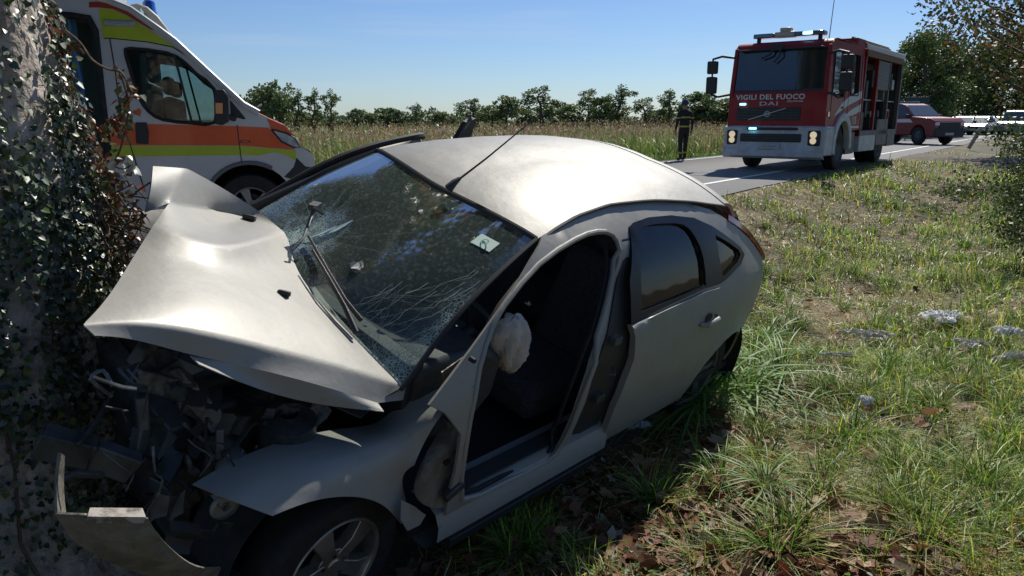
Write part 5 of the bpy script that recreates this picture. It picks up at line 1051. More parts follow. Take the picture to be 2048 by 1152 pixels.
# ================================================================ the fire engine
RED = mat('fire_red', (.30, .016, .016), .5, coat=.12, spec=.3, noise=(3, (.26, .014, .014), .3, .7)); TW = mat('truck_white', (.60, .60, .60), .5, noise=(4, (.42, .42, .42), .35, .65)); DG = mat('truck_glass', (.02, .028, .034), .04, coat=1)
LETT = mat('lettering', (.72, .72, .70), .5); GREYM = mat('locker_grey', (.09, .095, .10), .5, noise=(6, (.05, .05, .05), .4, .6)); ALU = mat('aluminium', (.42, .43, .45), .4, metal=.6); ALD = mat('dull_aluminium', (.13, .13, .14), .5, metal=.3)
heading = math.atan2(-RD[1], -RD[0])-R(1.5)
fc = ground(1541, 341); TFp = np.array([fc[0], fc[1]])+RD*.0
TFr = Frame((TFp[0], TFp[1], 0), rotm(heading, 0, 0))
eng = thing('fire_engine', 'red and white fire engine with blue strobes lit, parked over the edge line', 'fire engine'); frame_thing(eng, TFr)
# own axes: x forward (front face at 0, body at negative x), y left, z up
HW = 1.2
def tb(name, *a, mt=RED, bev=.02, parent=eng, **k): b = MB(); b.box(*a, **k); return b.build(name, mt, parent, bevel=bev)
# cab: shell made of side sheets (door and window holes), front panel, roof
cabp = [(-.02, 1.02), (-.02, 1.75), (-.16, 2.92), (-.30, 3.06), (-3.05, 3.10), (-3.05, .98), (-2.35, .95)]+[(-1.42+.62*math.cos(R(a)), .62+.62*math.sin(R(a))) for a in (150, 120, 90, 60, 30)]+[(-.8, .95)]
w1 = [(-.36, 1.84), (-.44, 2.84), (-1.28, 2.86), (-1.28, 1.78), (-.85, 1.76)]; w2 = [(-1.92, 1.84), (-1.92, 2.84), (-2.60, 2.84), (-2.60, 1.84)]
for sg in (1, -1):
    sheet('cab_side', cabp, [w1, w2], .25, lambda u, v: (u, sg*(HW-.03*max(0, v-1.7)), v), RED, eng, .04*sg)
    for w_ in (w1, w2):
        sheet('cab_window', [(u, v) for u, v in w_], [], .4, lambda u, v: (u, sg*(HW-.035-.03*max(0, v-1.7)), v), DG, eng, .005*sg); b = MB(); q = [(u, sg*(HW-.03*max(0, v-1.7)+.003), v) for u, v in w_]; b.tube(q+[q[0]], .022, 6).build('window_seal', RUB, eng)
    for x in (-.34, -1.42, -1.75, -2.86): b = MB(); b.tube([(x, sg*(HW+.001), 1.25), (x, sg*(HW+.001), 1.7), (x, sg*(HW-.03), 2.85)], .009, 5).build('door_gap', BLK, eng)
    tb('door_handle', -1.36, -1.18, sg*(HW+.005)-.02, sg*(HW+.005)+.02, 1.50, 1.55, mt=BLK, bev=.01)
def fr(pts, name, mt, yw=HW-.03, bow=.05, n=14, solid=.02, y0=None):
    b = MB(); vs = []
    for x, z in pts:
        for j in range(n+1):
            t = j/n*2-1; vs.append((x+bow*(1-t**4)-.0, t*(yw-.03*max(0, z-1.7)), z))
    return b.add(vs, [(i*(n+1)+j, i*(n+1)+j+1, (i+1)*(n+1)+j+1, (i+1)*(n+1)+j) for i in range(len(pts)-1) for j in range(n)]).build(name, mt, eng, solid=solid, out=(1, 0, .3))
fr([(-.02, 1.0), (-.02, 1.4), (-.02, 1.75), (-.035, 1.90)], 'front_panel', RED); fr([(-.035, 1.89), (-.04, 1.95)], 'windscreen_seal', BLK, bow=.055)
fr([(-.04, 1.94), (-.08, 2.2), (-.135, 2.75), (-.15, 2.90)], 'windscreen', DG, yw=HW-.09, bow=.058)
for sg in (1, -1): b = MB(); b.bar((-.03, sg*(HW-.055), 1.8), (-.17, sg*(HW-.08), 2.95), .10, .09, (1, 0, 0)).build('windscreen_pillar', RED, eng, bevel=.02)
fr([(-.15, 2.89), (-.18, 2.98), (-.26, 3.05), (-.36, 3.09), (-1.0, 3.13), (-3.05, 3.12)], 'cab_roof', RED, yw=HW-.02, bow=.045)
tb('sun_visor', -.14, .05, -1.02, 1.02, 2.87, 2.91, mt=BLK, bev=.02)
tb('upper_grille', .03, .055, -.95, .62, 1.22, 1.52, mt=BLK, bev=.02)
for k in range(4): tb('grille_bar', .05, .062, -.92, .59, 1.26+k*.065, 1.275+k*.065, mt=GREYM, bev=.004)
b = MB(); b.bar((.066, -.62, 1.235), (.066, .28, 1.505), .02, .05, (1, 0, 0)).build('diagonal_bar', ALU, eng)
b = MB(); b.lathe([(.001, .085), (.055, .08), (.075, .07), (.08, .05)], 24, 'x', (0, -.17, 1.37)).build('emblem', ALU, eng)
b = MB(); b.lathe([(.030, .088), (.045, .09), (.045, .08)], 20, 'x', (0, -.17, 1.37)).build('emblem_ring', BLK, eng)
tm = lambda y, z, x=.036: Matrix.Translation((x, y, z)) @ Matrix.Rotation(R(90), 4, 'Z') @ Matrix.Rotation(R(90), 4, 'X')
text('lettering', 'VIGILI DEL FUOCO', .165, LETT, eng, tm(-.14, 1.72, .050), bold=.004, sx=1.12)
text('lettering', 'VOLONTARI', .06, LETT, eng, tm(.48, 1.645, .056), bold=.001, sx=1.05); text('badge_lettering', 'DAI', .13, ALU, eng, tm(-.15, 1.575, .056), bold=.003, sx=2.1)
# white bumper with its lamps, lower grille, plate
b = MB(); b.add([(x+.10*(1-abs(t)**6)-.10, t*1.25, z) for x, z in ((.0, 1.10), (.10, 1.05), (.13, .8), (.14, .55), (.20, .50), (.20, .36), (.10, .30)) for t in np.linspace(-1, 1, 17)], [(i*17+j, i*17+j+1, (i+1)*17+j+1, (i+1)*17+j) for i in range(6) for j in range(16)]).build('front_bumper', TW, eng, angle=30, solid=.03, out=(1, 0, 0))
for sg in (1, -1): tb('bumper_end', -.75, .04, sg*1.12 if sg > 0 else -1.235, 1.235 if sg > 0 else -1.12, .38, 1.04, mt=TW, bev=.03)
tb('lower_grille', .12, .155, -.78, .72, .70, .90, mt=BLK); tb('upper_slot', .08, .145, -.62, .62, .985, 1.05, mt=BLK)
for k in range(3): tb('grille_bar', .15, .162, -.75, .69, .735+k*.055, .745+k*.055, mt=GREYM, bev=.003)
plate = tb('number_plate', .185, .20, -.28, .24, .53, .67, mt=mat('plate_white', (.5, .5, .48), .5), bev=.004)
tb('plate_mark', .201, .203, -.20, .16, .575, .625, mt=mat('plate_grey', (.26, .26, .27), .6, noise=(60, (.45, .45, .43), .45, .55)), bev=0, parent=plate)
HLM = mat('headlight_warm', (.55, .50, .40), .2, metal=.3, coat=1, noise=(26, (.20, .17, .13), .42, .6), emit=((1, .82, .5), .5))
for sg in (1, -1):
    o = tb('headlight', .03, .135, sg*.86 if sg > 0 else -1.15, 1.15 if sg > 0 else -.86, .62, .98, mt=BLK, bev=.04)
    for z, r in ((.88, .075), (.74, .07)): b = MB(); b.lathe([(.001, .138), (r*.6, .146), (r, .15), (r*1.1, .135)], 20, 'x', (0, sg*1.0, z)).build('lens', HLM, o)
    tb('corner_lamp', -.25, -.12, sg*(HW)-.01, sg*(HW)+.02, 1.3, 1.42, mt=AMB, bev=.006)
STR = mat('blue_strobe', (.1, .5, .8), .3, emit=((.15, .75, 1), 7)); LBM = mat('lightbar_blue', (.03, .16, .26), .12, coat=1, noise=(6, (.02, .07, .12), .4, .6))
tb('strobe', .035, .06, -.88, -.73, 1.59, 1.63, mt=STR, bev=.005); tb('strobe', .15, .17, -.56, -.38, 1.00, 1.045, mt=STR, bev=.005); tb('strobe', -.36, -.28, .42, .64, 3.22, 3.285, mt=STR, bev=.01)
tb('light_bar', -.62, -.30, -.80, -.28, 3.19, 3.30, mt=LBM, bev=.03); tb('light_bar', -.62, -.30, .20, .90, 3.19, 3.30, mt=LBM, bev=.03); tb('light_bar_centre', -.60, -.32, -.28, .22, 3.19, 3.32, mt=mat('pale_lamp', (.55, .50, .38), .4), bev=.03); tb('horn_box', -.56, -.36, -.17, .10, 3.32, 3.42, mt=MATS['pale_lamp'], bev=.03)
for y in (-.7, .78): tb('light_bar_foot', -.5, -.42, y-.04, y+.04, 3.05, 3.2, mt=BLK, bev=.005)
b = MB(); b.tube([(-.9, .85, 3.05), (-.98, .87, 4.1), (-1.03, .90, 4.9)], [.012, .009, .006], 6).build('radio_antenna', mat('pale_rod', (.4, .42, .45), .5), eng)
# wiper arms parked high on the screen, cluster on the header
b = MB(); b.tube([(.03, -.12, 2.95), (.06, -.2, 2.77), (.04, -.42, 2.68)], .022, 6).tube([(.03, .0, 2.95), (.07, .05, 2.75), (.05, -.1, 2.58)], .02, 6).box(0, .07, -.20, .08, 2.86, 3.0).build('roof_camera', BLK, eng)
# mirrors: arms and two heads each side
for sg in (1, -1):
    b = MB(); yo = sg*1.62; b.tube([(-.12, sg*1.12, 2.74), (.10, sg*1.40, 2.78), (.14, yo, 2.72), (.14, yo, 2.55)], .030, 8).tube([(-.05, sg*1.15, 1.86), (.10, sg*1.45, 1.80), (.14, yo, 1.86), (.14, yo, 2.0)], .030, 8).tube([(.14, yo, 1.9), (.14, yo, 2.7)], .022, 6).build('mirror_arm', BLK, eng)
    b = MB(); b.box(.06, .17, yo-.15, yo+.13, 2.36, 2.68).build('mirror', BLK, eng, bevel=.04, seg=3); b = MB(); b.box(.06, .17, yo-.16, yo+.13, 1.87, 2.30).build('mirror', BLK, eng, bevel=.05, seg=3)
# wheel arch, step, swoosh
for sg in (1, -1):
    o_ = [(-1.42+.80*math.cos(R(a)), .62+.78*math.sin(R(a))) for a in range(0, 181, 15)]; i_ = [(-1.42+.60*math.cos(R(a)), .62+.58*math.sin(R(a))) for a in range(180, -1, -15)]
    b = MB(); b.prism(o_+[(-2.22, .50), (-2.02, .50)]+i_+[(-.82, .40), (-.62, .40)], sg*1.10, sg*1.26).build('wheel_arch', TW, eng, bevel=.02, angle=50)
    sheet('white_swoosh', [(-.62, 1.30), (-1.2, 1.62), (-1.75, 1.78), (-3.0, 1.98), (-3.0, 1.78), (-1.9, 1.60), (-1.25, 1.46)], [], .3, lambda u, v: (u, sg*(HW+.004-.03*max(0, v-1.7)), v), LETT, eng, 0)
    sheet('white_swoosh', [(-1.5, 1.30), (-2.1, 1.48), (-3.0, 1.64), (-3.0, 1.45), (-2.3, 1.34)], [], .3, lambda u, v: (u, sg*(HW+.004-.03*max(0, v-1.7)), v), LETT, eng, 0)
    sheet('white_line', [(-.05, 1.02), (-.05, 1.07), (-.78, 1.07), (-.78, 1.02)], [], .3, lambda u, v: (u, sg*(HW+.004), v), LETT, eng, 0); sheet('white_line', [(-2.2, 1.02), (-2.2, 1.07), (-3.0, 1.07), (-3.0, 1.02)], [], .3, lambda u, v: (u, sg*(HW+.004), v), LETT, eng, 0)
    text('lettering', '115', .26, LETT, eng, Matrix.Translation((-2.45, sg*(HW+.004), 1.13)) @ Matrix.Rotation(R(180 if sg > 0 else 0), 4, 'Z') @ Matrix.Rotation(R(90), 4, 'X'), bold=.006)
tb('cab_floor', -3.0, -.1, -1.1, 1.1, .95, 1.05, mt=BLK); tb('dashboard', -.5, -.08, -1.1, 1.1, 1.4, 1.8, mt=BLK)
for x in (-1.1, -2.5):
    for y in (-.7, .7): tb('seat', x-.3, x+.2, y-.28, y+.28, 1.3, 1.5, mt=FAB); tb('seat_back', x-.4, x-.25, y-.26, y+.26, 1.45, 2.3, mt=FAB)
tb('cab_step', -2.9, -2.1, -1.15, 1.15, .35, .92, mt=GREYM)
# equipment body with raised shutters, full of kit
tb('body_floor', -7.4, -3.12, -1.2, 1.2, .80, .95, mt=GREYM); tb('body_roof', -7.4, -3.12, -1.22, 1.22, 2.86, 3.06, mt=RED); tb('body_core', -7.35, -3.15, -.55, .55, .95, 2.9, mt=GREYM); tb('rear_wall', -7.45, -7.35, -1.2, 1.2, .8, 3.0, mt=GREYM)
for sg in (1, -1):
    for x in (-3.18, -4.52, -5.92, -7.36): tb('body_post', x-.04, x+.06, sg*1.14-.06, sg*1.14+.06, .8, 2.9, mt=ALD if x < -5 else RED, bev=.01)
    tb('wheel_box', -6.25, -4.95, sg*1.0-.2, sg*1.0+.2, .5, 1.25, mt=GREYM); tb('side_locker', -4.9, -3.2, sg*1.0-.2, sg*1.0+.2, .38, .82, mt=TW); tb('side_locker', -7.3, -6.35, sg*1.0-.2, sg*1.0+.2, .45, .82, mt=GREYM)
    tb('raised_shutter', -5.85, -4.6, sg*1.15-.03, sg*1.15+.03, 2.05, 2.84, mt=mat('shutter', (.15, .16, .155), .5, metal=.2), bev=.01)
    for k in range(9): tb('shutter_slat', -5.84, -4.61, sg*1.185-.004, sg*1.185+.004, 2.08+k*.085, 2.15+k*.085, mt=MATS['shutter'], bev=.003)
    for x in (-3.9, -5.3, -6.6): tb('shelf', x-.6, x+.6, sg*.85-.3, sg*.85+.25, 1.75, 1.78, mt=ALU, bev=0)
    for k in range(34):
        x, z = random.uniform(-7.1, -3.4), random.choice([.96, 1.3, 1.79, 2.1]); l, h, d_ = random.uniform(.12, .3), random.uniform(.15, .5), random.uniform(.1, .22)
        tb('equipment_case', x-l/2, x+l/2, sg*.92-d_, sg*.92+d_, z, z+h, mt=random.choice([GREYM, BLK, BLK, ALU, DRED, mat('kit_yellow', (.25, .19, .04), .6)]), bev=.015)
    for k in range(4):
        x, z = random.uniform(-7, -3.5), random.uniform(1.2, 1.5); b = MB(); b.tube([(x+.16*math.cos(t), sg*1.05, z+.16*math.sin(t)) for t in np.linspace(0, 6.28, 17)], .03, 6).build('hose_reel', random.choice([BLK, GREYM, DRED]), eng)
    tb('white_roof_rail', -7.42, -3.0, sg*1.22-.02, sg*1.22+.02, 3.02, 3.16, mt=mat('rail_white', (.7, .7, .72), .4), bev=.015)
    tb('ochre_band', -7.4, -3.1, sg*1.215-.01, sg*1.215+.015, 2.86, 3.0, mt=mat('ochre', (.20, .12, .04), .6), bev=.004)
b = MB()
for y in (.35, .75): b.bar((-7.3, y, 3.34), (-3.3, y, 3.34), .06, .10)
for x in np.arange(-7.2, -3.3, .28): b.bar((x, .35, 3.34), (x, .75, 3.34), .03, .03)
b.build('roof_ladder', mat('ladder_wood', (.26, .15, .05), .7), eng, bevel=.006)
tb('roof_chest', -6.8, -4.2, -.2, .95, 3.08, 3.30, mt=mat('chest_ochre', (.17, .10, .04), .7)); tb('roof_chest', -4.1, -3.3, .1, .9, 3.08, 3.36, mt=mat('chest_red', (.16, .03, .02), .6)); tb('roof_monitor', -3.9, -3.6, -.3, 0, 3.08, 3.36, mt=BLK); tb('cab_roof_box', -1.9, -1.2, .5, 1.0, 3.06, 3.16, mt=BLK)
for sg in (1, -1): tb('tail_step', -8.0, -7.45, sg*.7-.3, sg*.7+.3, .5, .56, mt=GREYM)
tb('chassis_rail', -7.3, -.2, -.45, .45, .45, .8, mt=BLK)
def truck_wheel(x, y, sg):
    o = bpy.data.objects.new('wheel', None); C.objects.link(o); o.parent = eng; o.location = (x, y, .50); o.rotation_euler = (0, random.uniform(0, 1), 0 if sg > 0 else math.pi)
    b = MB(); b.lathe([(.29, -.13), (.46, -.14), (.495, -.12), (.5, 0), (.495, .12), (.46, .14), (.29, .13)], 40, 'y').build('tyre', RUB, o); b = MB(); b.lathe([(.001, .03), (.11, .03), (.12, .06), (.17, .06), (.2, .0), (.27, .02), (.285, .12), (.295, .13)], 32, 'y').build('rim', mat('truck_rim', (.22, .22, .22), .5, metal=.4), o)
    b = MB()
    for k in range(10): a = k*.628; b.lathe([(.001, .08), (.014, .08), (.016, .03)], 6, 'y', (.145*math.cos(a), 0, .145*math.sin(a)))
    b.build('wheel_nut', ALU, o)
for sg in (1, -1): truck_wheel(-1.42, sg*1.02, sg); truck_wheel(-5.6, sg*1.02, sg); truck_wheel(-5.6, sg*.72, sg)

# ================================================================ car builder for the distant vehicles
def car_profile(kind):
    if kind == 'pickup': return dict(L=5.2, H=1.78, w=.93, belt=1.12, wb=(.95, 4.1), r=.39,
        body=[(0, .62), (.03, .98), (.25, 1.13), (1.35, 1.20), (3.3, 1.22), (5.15, 1.20), (5.2, .65)], roof=[(1.35, 1.18), (2.05, 1.70), (2.4, 1.77), (3.1, 1.75), (3.35, 1.2)], side=[(1.55, 1.24), (2.1, 1.66), (2.4, 1.70), (3.05, 1.68), (3.2, 1.24)])
    if kind == 'van': return dict(L=4.9, H=1.95, w=.95, belt=1.1, wb=(.9, 3.9), r=.34, body=[(0, .5), (.05, .85), (.25, 1.0), (1.0, 1.12), (4.8, 1.15), (4.9, .5)], roof=[(.95, 1.1), (1.65, 1.85), (2.0, 1.95), (4.7, 1.93), (4.85, 1.1)], side=[(1.15, 1.15), (1.7, 1.75), (2.1, 1.82), (4.5, 1.80), (4.6, 1.15)])
    return dict(L=4.2, H=1.5, w=.88, belt=.95, wb=(.82, 3.4), r=.31, body=[(0, .45), (.03, .68), (.25, .80), (1.15, .95), (3.9, .98), (4.15, .85), (4.2, .45)], roof=[(1.1, .93), (1.95, 1.42), (2.4, 1.5), (3.3, 1.46), (4.0, .97)], side=[(1.4, .98), (2.0, 1.36), (2.4, 1.43), (3.25, 1.38), (3.75, 1.0)])
def make_car(kind, paintm, label, cat, x, y, ang, group=None, name='parked_car', z=0., lights=False):
    P = car_profile(kind); t = thing(name, label, cat, (x, y, z), (0, 0, ang), group); wd = P['w']; r = P['r']   # x forward = -profile x
    low = [(P['L']-.02, .35)]+arch(P['wb'][1], r, r+.06, 0, 180, 8)+arch(P['wb'][0], r, r+.06, 0, 180, 8)+[(.03, .32)]
    b = MB(); poly = P['body']+low; b.prism([(-u, v) for u, v in poly], -wd, wd).build('body', paintm, t, bevel=.05, seg=3, angle=30)
    b = MB(); n = len(P['roof']); vs = [(-u, sg*(wd-.05-.16*(v-P['belt'])/(P['H']-P['belt'])), v) for sg in (1, -1) for u, v in P['roof']]; b.add(vs, [tuple(range(n)), tuple(range(2*n-1, n-1, -1))]+[(i, i+1, n+i+1, n+i) for i in range(n-1)]).build('roof', paintm, t, bevel=.04, seg=2)
    def tbk(v): return wd-.05-.16*(v-P['belt'])/(P['H']-P['belt'])
    for sg in (1, -1): b = MB(); s = P['side']; b.add([(-u, sg*(tbk(v)+.006), v) for u, v in s], [tuple(range(len(s)))]).build('side_window', DG, t, smooth=False, solid=.004*sg)
    a_, c_ = P['roof'][0], P['roof'][1]; b = MB(); b.add([(-(a_[0]+(c_[0]-a_[0])*k)+.010, sg*(tbk(a_[1]+(c_[1]-a_[1])*k)-.05), a_[1]+(c_[1]-a_[1])*k+.010) for k in (.08, .95) for sg in (1, -1)], [(0, 1, 3, 2)]).build('windscreen', mat('far_windscreen', (.10, .12, .14), .15, coat=.5), t, smooth=False, solid=.004)
    for wx in P['wb']:
        for sg in (1, -1):
            o = bpy.data.objects.new('wheel', None); C.objects.link(o); o.parent = t; o.location = (-wx, sg*(wd-.11), r); b = MB(); b.lathe([(r*.6, -.1), (r*.95, -.1), (r, -.06), (r, .06), (r*.95, .1), (r*.6, .1)], 28, 'y').build('tyre', RUB, o); b = MB(); b.lathe([(.001, sg*.09), (r*.2, sg*.1), (r*.55, sg*.07), (r*.62, sg*.1)], 20, 'y').build('rim', DARKM, o)
    zf = P['body'][1][1]
    for sg in (1, -1): b = MB(); b.box(-.20, .012, sg*(wd-.22)-.16, sg*(wd-.22)+.16, zf-.17, zf-.02).build('headlight', CHR, t, bevel=.03)
    b = MB(); b.box(-.05, .03 if kind == 'pickup' else .02, -.62 if kind == 'pickup' else -.42, .62 if kind == 'pickup' else .42, zf-(.38 if kind == 'pickup' else .22), zf-.01).build('grille', BLK, t, bevel=.02); b = MB(); b.box(-.1, .035, -wd+.04, wd-.04, .34, zf-.27).build('front_bumper', BLK if kind == 'pickup' else paintm, t, bevel=.04)
    b = MB(); b.box(-.01, .045, -.26, .26, .42, .52).build('number_plate', MATS['plate_white'], t)
    for sg in (1, -1): b = MB(); b.box(-P['side'][0][0]-.12, -P['side'][0][0]+.02, sg*(wd+.07)-.09, sg*(wd+.07)+.09, P['belt']+.02, P['belt']+.18).build('wing_mirror', BLK, t, bevel=.03)
    return t
PR = mat('pickup_red', (.20, .011, .02), .4, coat=.2, noise=(3, (.17, .01, .016), .3, .7))
pk = ground(1858, 289); ph = math.atan2(-RD[1], -RD[0])
pick_t = make_car('pickup', PR, 'red pickup with a white stripe, standing on the road behind the fire engine', 'pickup truck', pk[0]+.35, pk[1]-1.0, R(-72), name='pickup_truck'); pick_t.scale = (1.0, 1.05, 1.14)
for sg in (1, -1): b = MB(); b.add([(-u, sg*.934, v) for u, v in [(1.3, .95), (5.1, .95), (5.1, 1.08), (1.5, 1.10)]], [(0, 1, 2, 3)]).build('white_stripe', LETT, pick_t, smooth=False)
b = MB(); b.box(-2.7, -2.45, -.5, .5, 1.78, 1.88).build('light_bar', LBM, pick_t, bevel=.03)
b = MB(); b.box(-3.5, -3.4, -.8, .8, 1.2, 1.8).build('roll_bar', BLK, pick_t, bevel=.03)
for px, py, dist, kind, c, an, lb in [(1899, 263, 80, 'car', (.05, .05, .055), 2, 'dark parked car just right of the pickup bonnet'), (1913, 264, 70, 'car', (.16, .18, .20), 0, 'grey parked car, second from the pickup'), (1946, 262, 70, 'car', (.62, .63, .64), 3, 'white parked car in the middle of the distant row'),
        (1984, 261, 74, 'car', (.10, .12, .15), 0, 'bluish parked car right of the white one'), (2022, 262, 72, 'van', (.28, .29, .30), 2, 'pale parked van at the right end of the distant row'), (2060, 262, 78, 'car', (.06, .07, .08), 0, 'parked car cut by the right edge of the photo')]:
    x, y = along(px, dist); make_car(kind, mat('car_paint_%d' % px, c, .3, coat=.6), lb, 'car' if kind == 'car' else 'van', x, y, ph+R(an)-R(10), 'cars parked along the road in the distance', 'parked_car' if kind == 'car' else 'parked_van')

# ================================================================ roadside things
bo = ground(1830, 262); x, y = along(1831, 52); t = thing('roadside_board', 'dark green road board seen from behind, above the red pickup', 'road sign', (x, y, 0), (0, 0, -R(31)))
MB().box(-.62, .62, -.02, .02, 1.05, 2.55).build('board', mat('board_green', (.03, .06, .05), .5), t, bevel=.01)
for dx in (-.45, .45): MB().tube([(dx, .06, 0), (dx, .06, 2.4)], .03, 8).build('post', GREYM, t)
P = ground(1937, 297); t = thing('marker_post', 'leaning pale roadside marker post beside the dirt lane', 'post', (P[0], P[1], 0)); b = MB()
b.prism([(-.07, -.05), (.07, -.05), (.07, .05), (-.07, .05)], 0, .92, 'z').build('post', mat('post_pale', (.34, .30, .24), .8), t, bevel=.01); b = MB(); b.box(-.075, .075, -.055, .055, .66, .78).build('black_band', BLK, t); t.rotation_euler = (0, R(24), R(-10))
# person
def person():
    x, y = ground(1365, 321)[:2]; t = thing('person', 'firefighter in dark uniform with yellow reflective bands and helmet, standing on the road', 'person', (x, y, 0), (0, 0, R(200)))
    J = {'pelvis': (0, 0, .96, .150, .115), 'belly': (0, .01, 1.12, .145, .11), 'chest': (0, .01, 1.34, .175, .125), 'neck': (0, .0, 1.52, .06, .06), 'head0': (0, -.01, 1.60, .075, .085), 'head1': (0, -.01, 1.72, .085, .095)}
    E = [('pelvis', 'belly'), ('belly', 'chest'), ('chest', 'neck'), ('neck', 'head0'), ('head0', 'head1')]
    for s, sg in (('l', 1), ('r', -1)):
        st = .03 if sg > 0 else -.06
        J.update({s+'hip': (sg*.10, 0, .90, .10, .10), s+'knee': (sg*.12, -.02+st, .50, .072, .075), s+'ank': (sg*.13, .02+st*2, .12, .055, .06), s+'heel': (sg*.13, .0+st*2, .06, .05, .05), s+'toe': (sg*.145, -.17+st*2, .045, .045, .04),
            s+'sh': (sg*.19, .01, 1.44, .07, .07), s+'elb': (sg*.275, .04, 1.17, .05, .05), s+'wri': (sg*.285, -.02, .93, .036, .032), s+'palm': (sg*.28, -.035, .86, .042, .022), s+'th': (sg*.255, -.07, .85, .013, .013)})
        E += [('pelvis', s+'hip'), (s+'hip', s+'knee'), (s+'knee', s+'ank'), (s+'ank', s+'heel'), (s+'heel', s+'toe'), ('chest', s+'sh'), (s+'sh', s+'elb'), (s+'elb', s+'wri'), (s+'wri', s+'palm'), (s+'palm', s+'th')]
        for k in range(4): J[s+'f%d' % k] = (sg*(.282-.004*k), -.065+.02*k, .80, .011, .011); J[s+'g%d' % k] = (sg*(.27-.004*k), -.07+.02*k, .762-.006*(k in (1, 2)), .009, .009); E += [(s+'palm', s+'f%d' % k), (s+'f%d' % k, s+'g%d' % k)]
    ks = list(J); me = bpy.data.meshes.new('body'); me.from_pydata([J[k][:3] for k in ks], [(ks.index(a), ks.index(b_)) for a, b_ in E], []); o = bpy.data.objects.new('tmp', me); C.objects.link(o)
    m = o.modifiers.new('s', 'SKIN'); m.use_smooth_shade = True
    for i, k in enumerate(ks): me.skin_vertices[0].data[i].radius = J[k][3:]; me.skin_vertices[0].data[i].use_root = (k == 'pelvis')
    s2 = o.modifiers.new('u', 'SUBSURF'); s2.levels = 2; s2.render_levels = 2
    dg = bpy.context.evaluated_depsgraph_get(); me2 = bpy.data.meshes.new_from_object(o.evaluated_get(dg)); me2.name = 'body'; bpy.data.objects.remove(o)
    me2.materials.clear(); UNI = mat('uniform', (.022, .024, .03), .85, noise=(14, (.035, .036, .04), .4, .6), bump=(9, .6, .03)); SK = mat('skin', (.42, .26, .19), .5); BT = mat('boots', (.02, .018, .016), .5)
    for m_ in (UNI, SK, BT): me2.materials.append(m_)
    for p in me2.polygons:
        c = p.center; p.material_index = 1 if (c.z > 1.53 or (abs(c.x) > .22 and c.z < .915)) else (2 if c.z < .17 else 0)
    link('body', me2, t)
    RB = mat('reflective_yellow', (.50, .55, .10), .5)
    def band(z, cx, cy, rx, ryy, h, nm='reflective_band'):
        b = MB(); n = 24; b.add([(cx+rx*math.cos(6.2832*i/n), cy+ryy*math.sin(6.2832*i/n), z+dz) for dz in (-h/2, h/2) for i in range(n)], [(i, (i+1) % n, n+(i+1) % n, n+i) for i in range(n)]); b.build(nm, RB, t, solid=.006)
    band(1.30, 0, .01, .188, .142, .045); band(1.03, 0, .005, .168, .135, .05)
    for sg in (1, -1):
        st = .03 if sg > 0 else -.06; band(.24, sg*.127, .01+st*1.6, .072, .078, .045); band(1.28, sg*.238, .03, .066, .066, .04)
    b = MB(); b.lathe([(.001, .145), (.06, .135), (.10, .10), (.122, .045), (.128, 0), (.142, -.015), (.125, -.02)], 24, 'z', (0, -.008, 1.69)).build('helmet', mat('helmet_black', (.02, .02, .022), .2, coat=1), t)
    b = MB(); b.box(-.012, .012, -.02, .12, .0, .018, Matrix.Translation((0, -.05, 1.825))).build('helmet_crest', BLK, t, bevel=.006)
    SKM = MATS['skin']; b = MB(); b.add([(0, -.118, 1.655), (-.016, -.098, 1.625), (.016, -.098, 1.625), (0, -.095, 1.67)], [(0, 1, 2), (0, 2, 3), (0, 3, 1)]).build('nose', SKM, t)
    for sg in (1, -1): b = MB(); b.lathe([(.001, .006), (.012, 0), (.001, -.006)], 8, 'y', (sg*.033, -.096, 1.665)).build('eye', BLK, t); b = MB(); b.lathe([(.001, .01), (.022, 0), (.001, -.01)], 8, 'x', (sg*.083, 0, 1.64)).build('ear', SKM, t)
    b = MB(); b.box(-.022, .022, -.096, -.09, 1.595, 1.602).build('mouth', mat('lips', (.3, .12, .1), .5), t)
    b = MB(); b.box(-.04, .04, -.14, -.11, 1.2, 1.3, Matrix.Translation((.1, 0, .02))).build('radio', BLK, t, bevel=.008)
person()
# ================================================================ the ivy-covered trunk at the left
TX, TY = -2.06, 2.72; TZ0 = float(tz(TX, TY))
trunk_t = thing('plane_tree', 'thick pale roadside trunk filling the left edge of the photo, half hidden by ivy', 'tree', (TX, TY, TZ0))
def trad(z, a): return (.50-.055*z+.26*math.exp(-z*2.2))*(1+.07*math.sin(3*a+z*.8)+.05*math.sin(5*a-1.3*z)+.025*math.sin(11*a+2*z)+.02*math.sin(17*a-3*z))
def tcx(z): return -.03*z, .02*z
b = MB(); nz, na = 60, 72; vs = []
for i in range(nz+1):
    z = -.4+7.4*i/nz
    for j in range(na): a = 2*math.pi*j/na; r = trad(max(z, 0), a); cx, cy = tcx(z); vs.append((cx+r*math.cos(a), cy+r*math.sin(a), z))
b.add(vs, [(i*na+j, i*na+(j+1) % na, (i+1)*na+(j+1) % na, (i+1)*na+j) for i in range(nz) for j in range(na)])
PB = mat('plane_bark', (.50, .44, .38), .9, noise=(5.5, (.26, .21, .17), .38, .62), bump=(14, 1.0, .06)); b.build('trunk', PB, trunk_t, angle=80)
b = MB(); lim = []
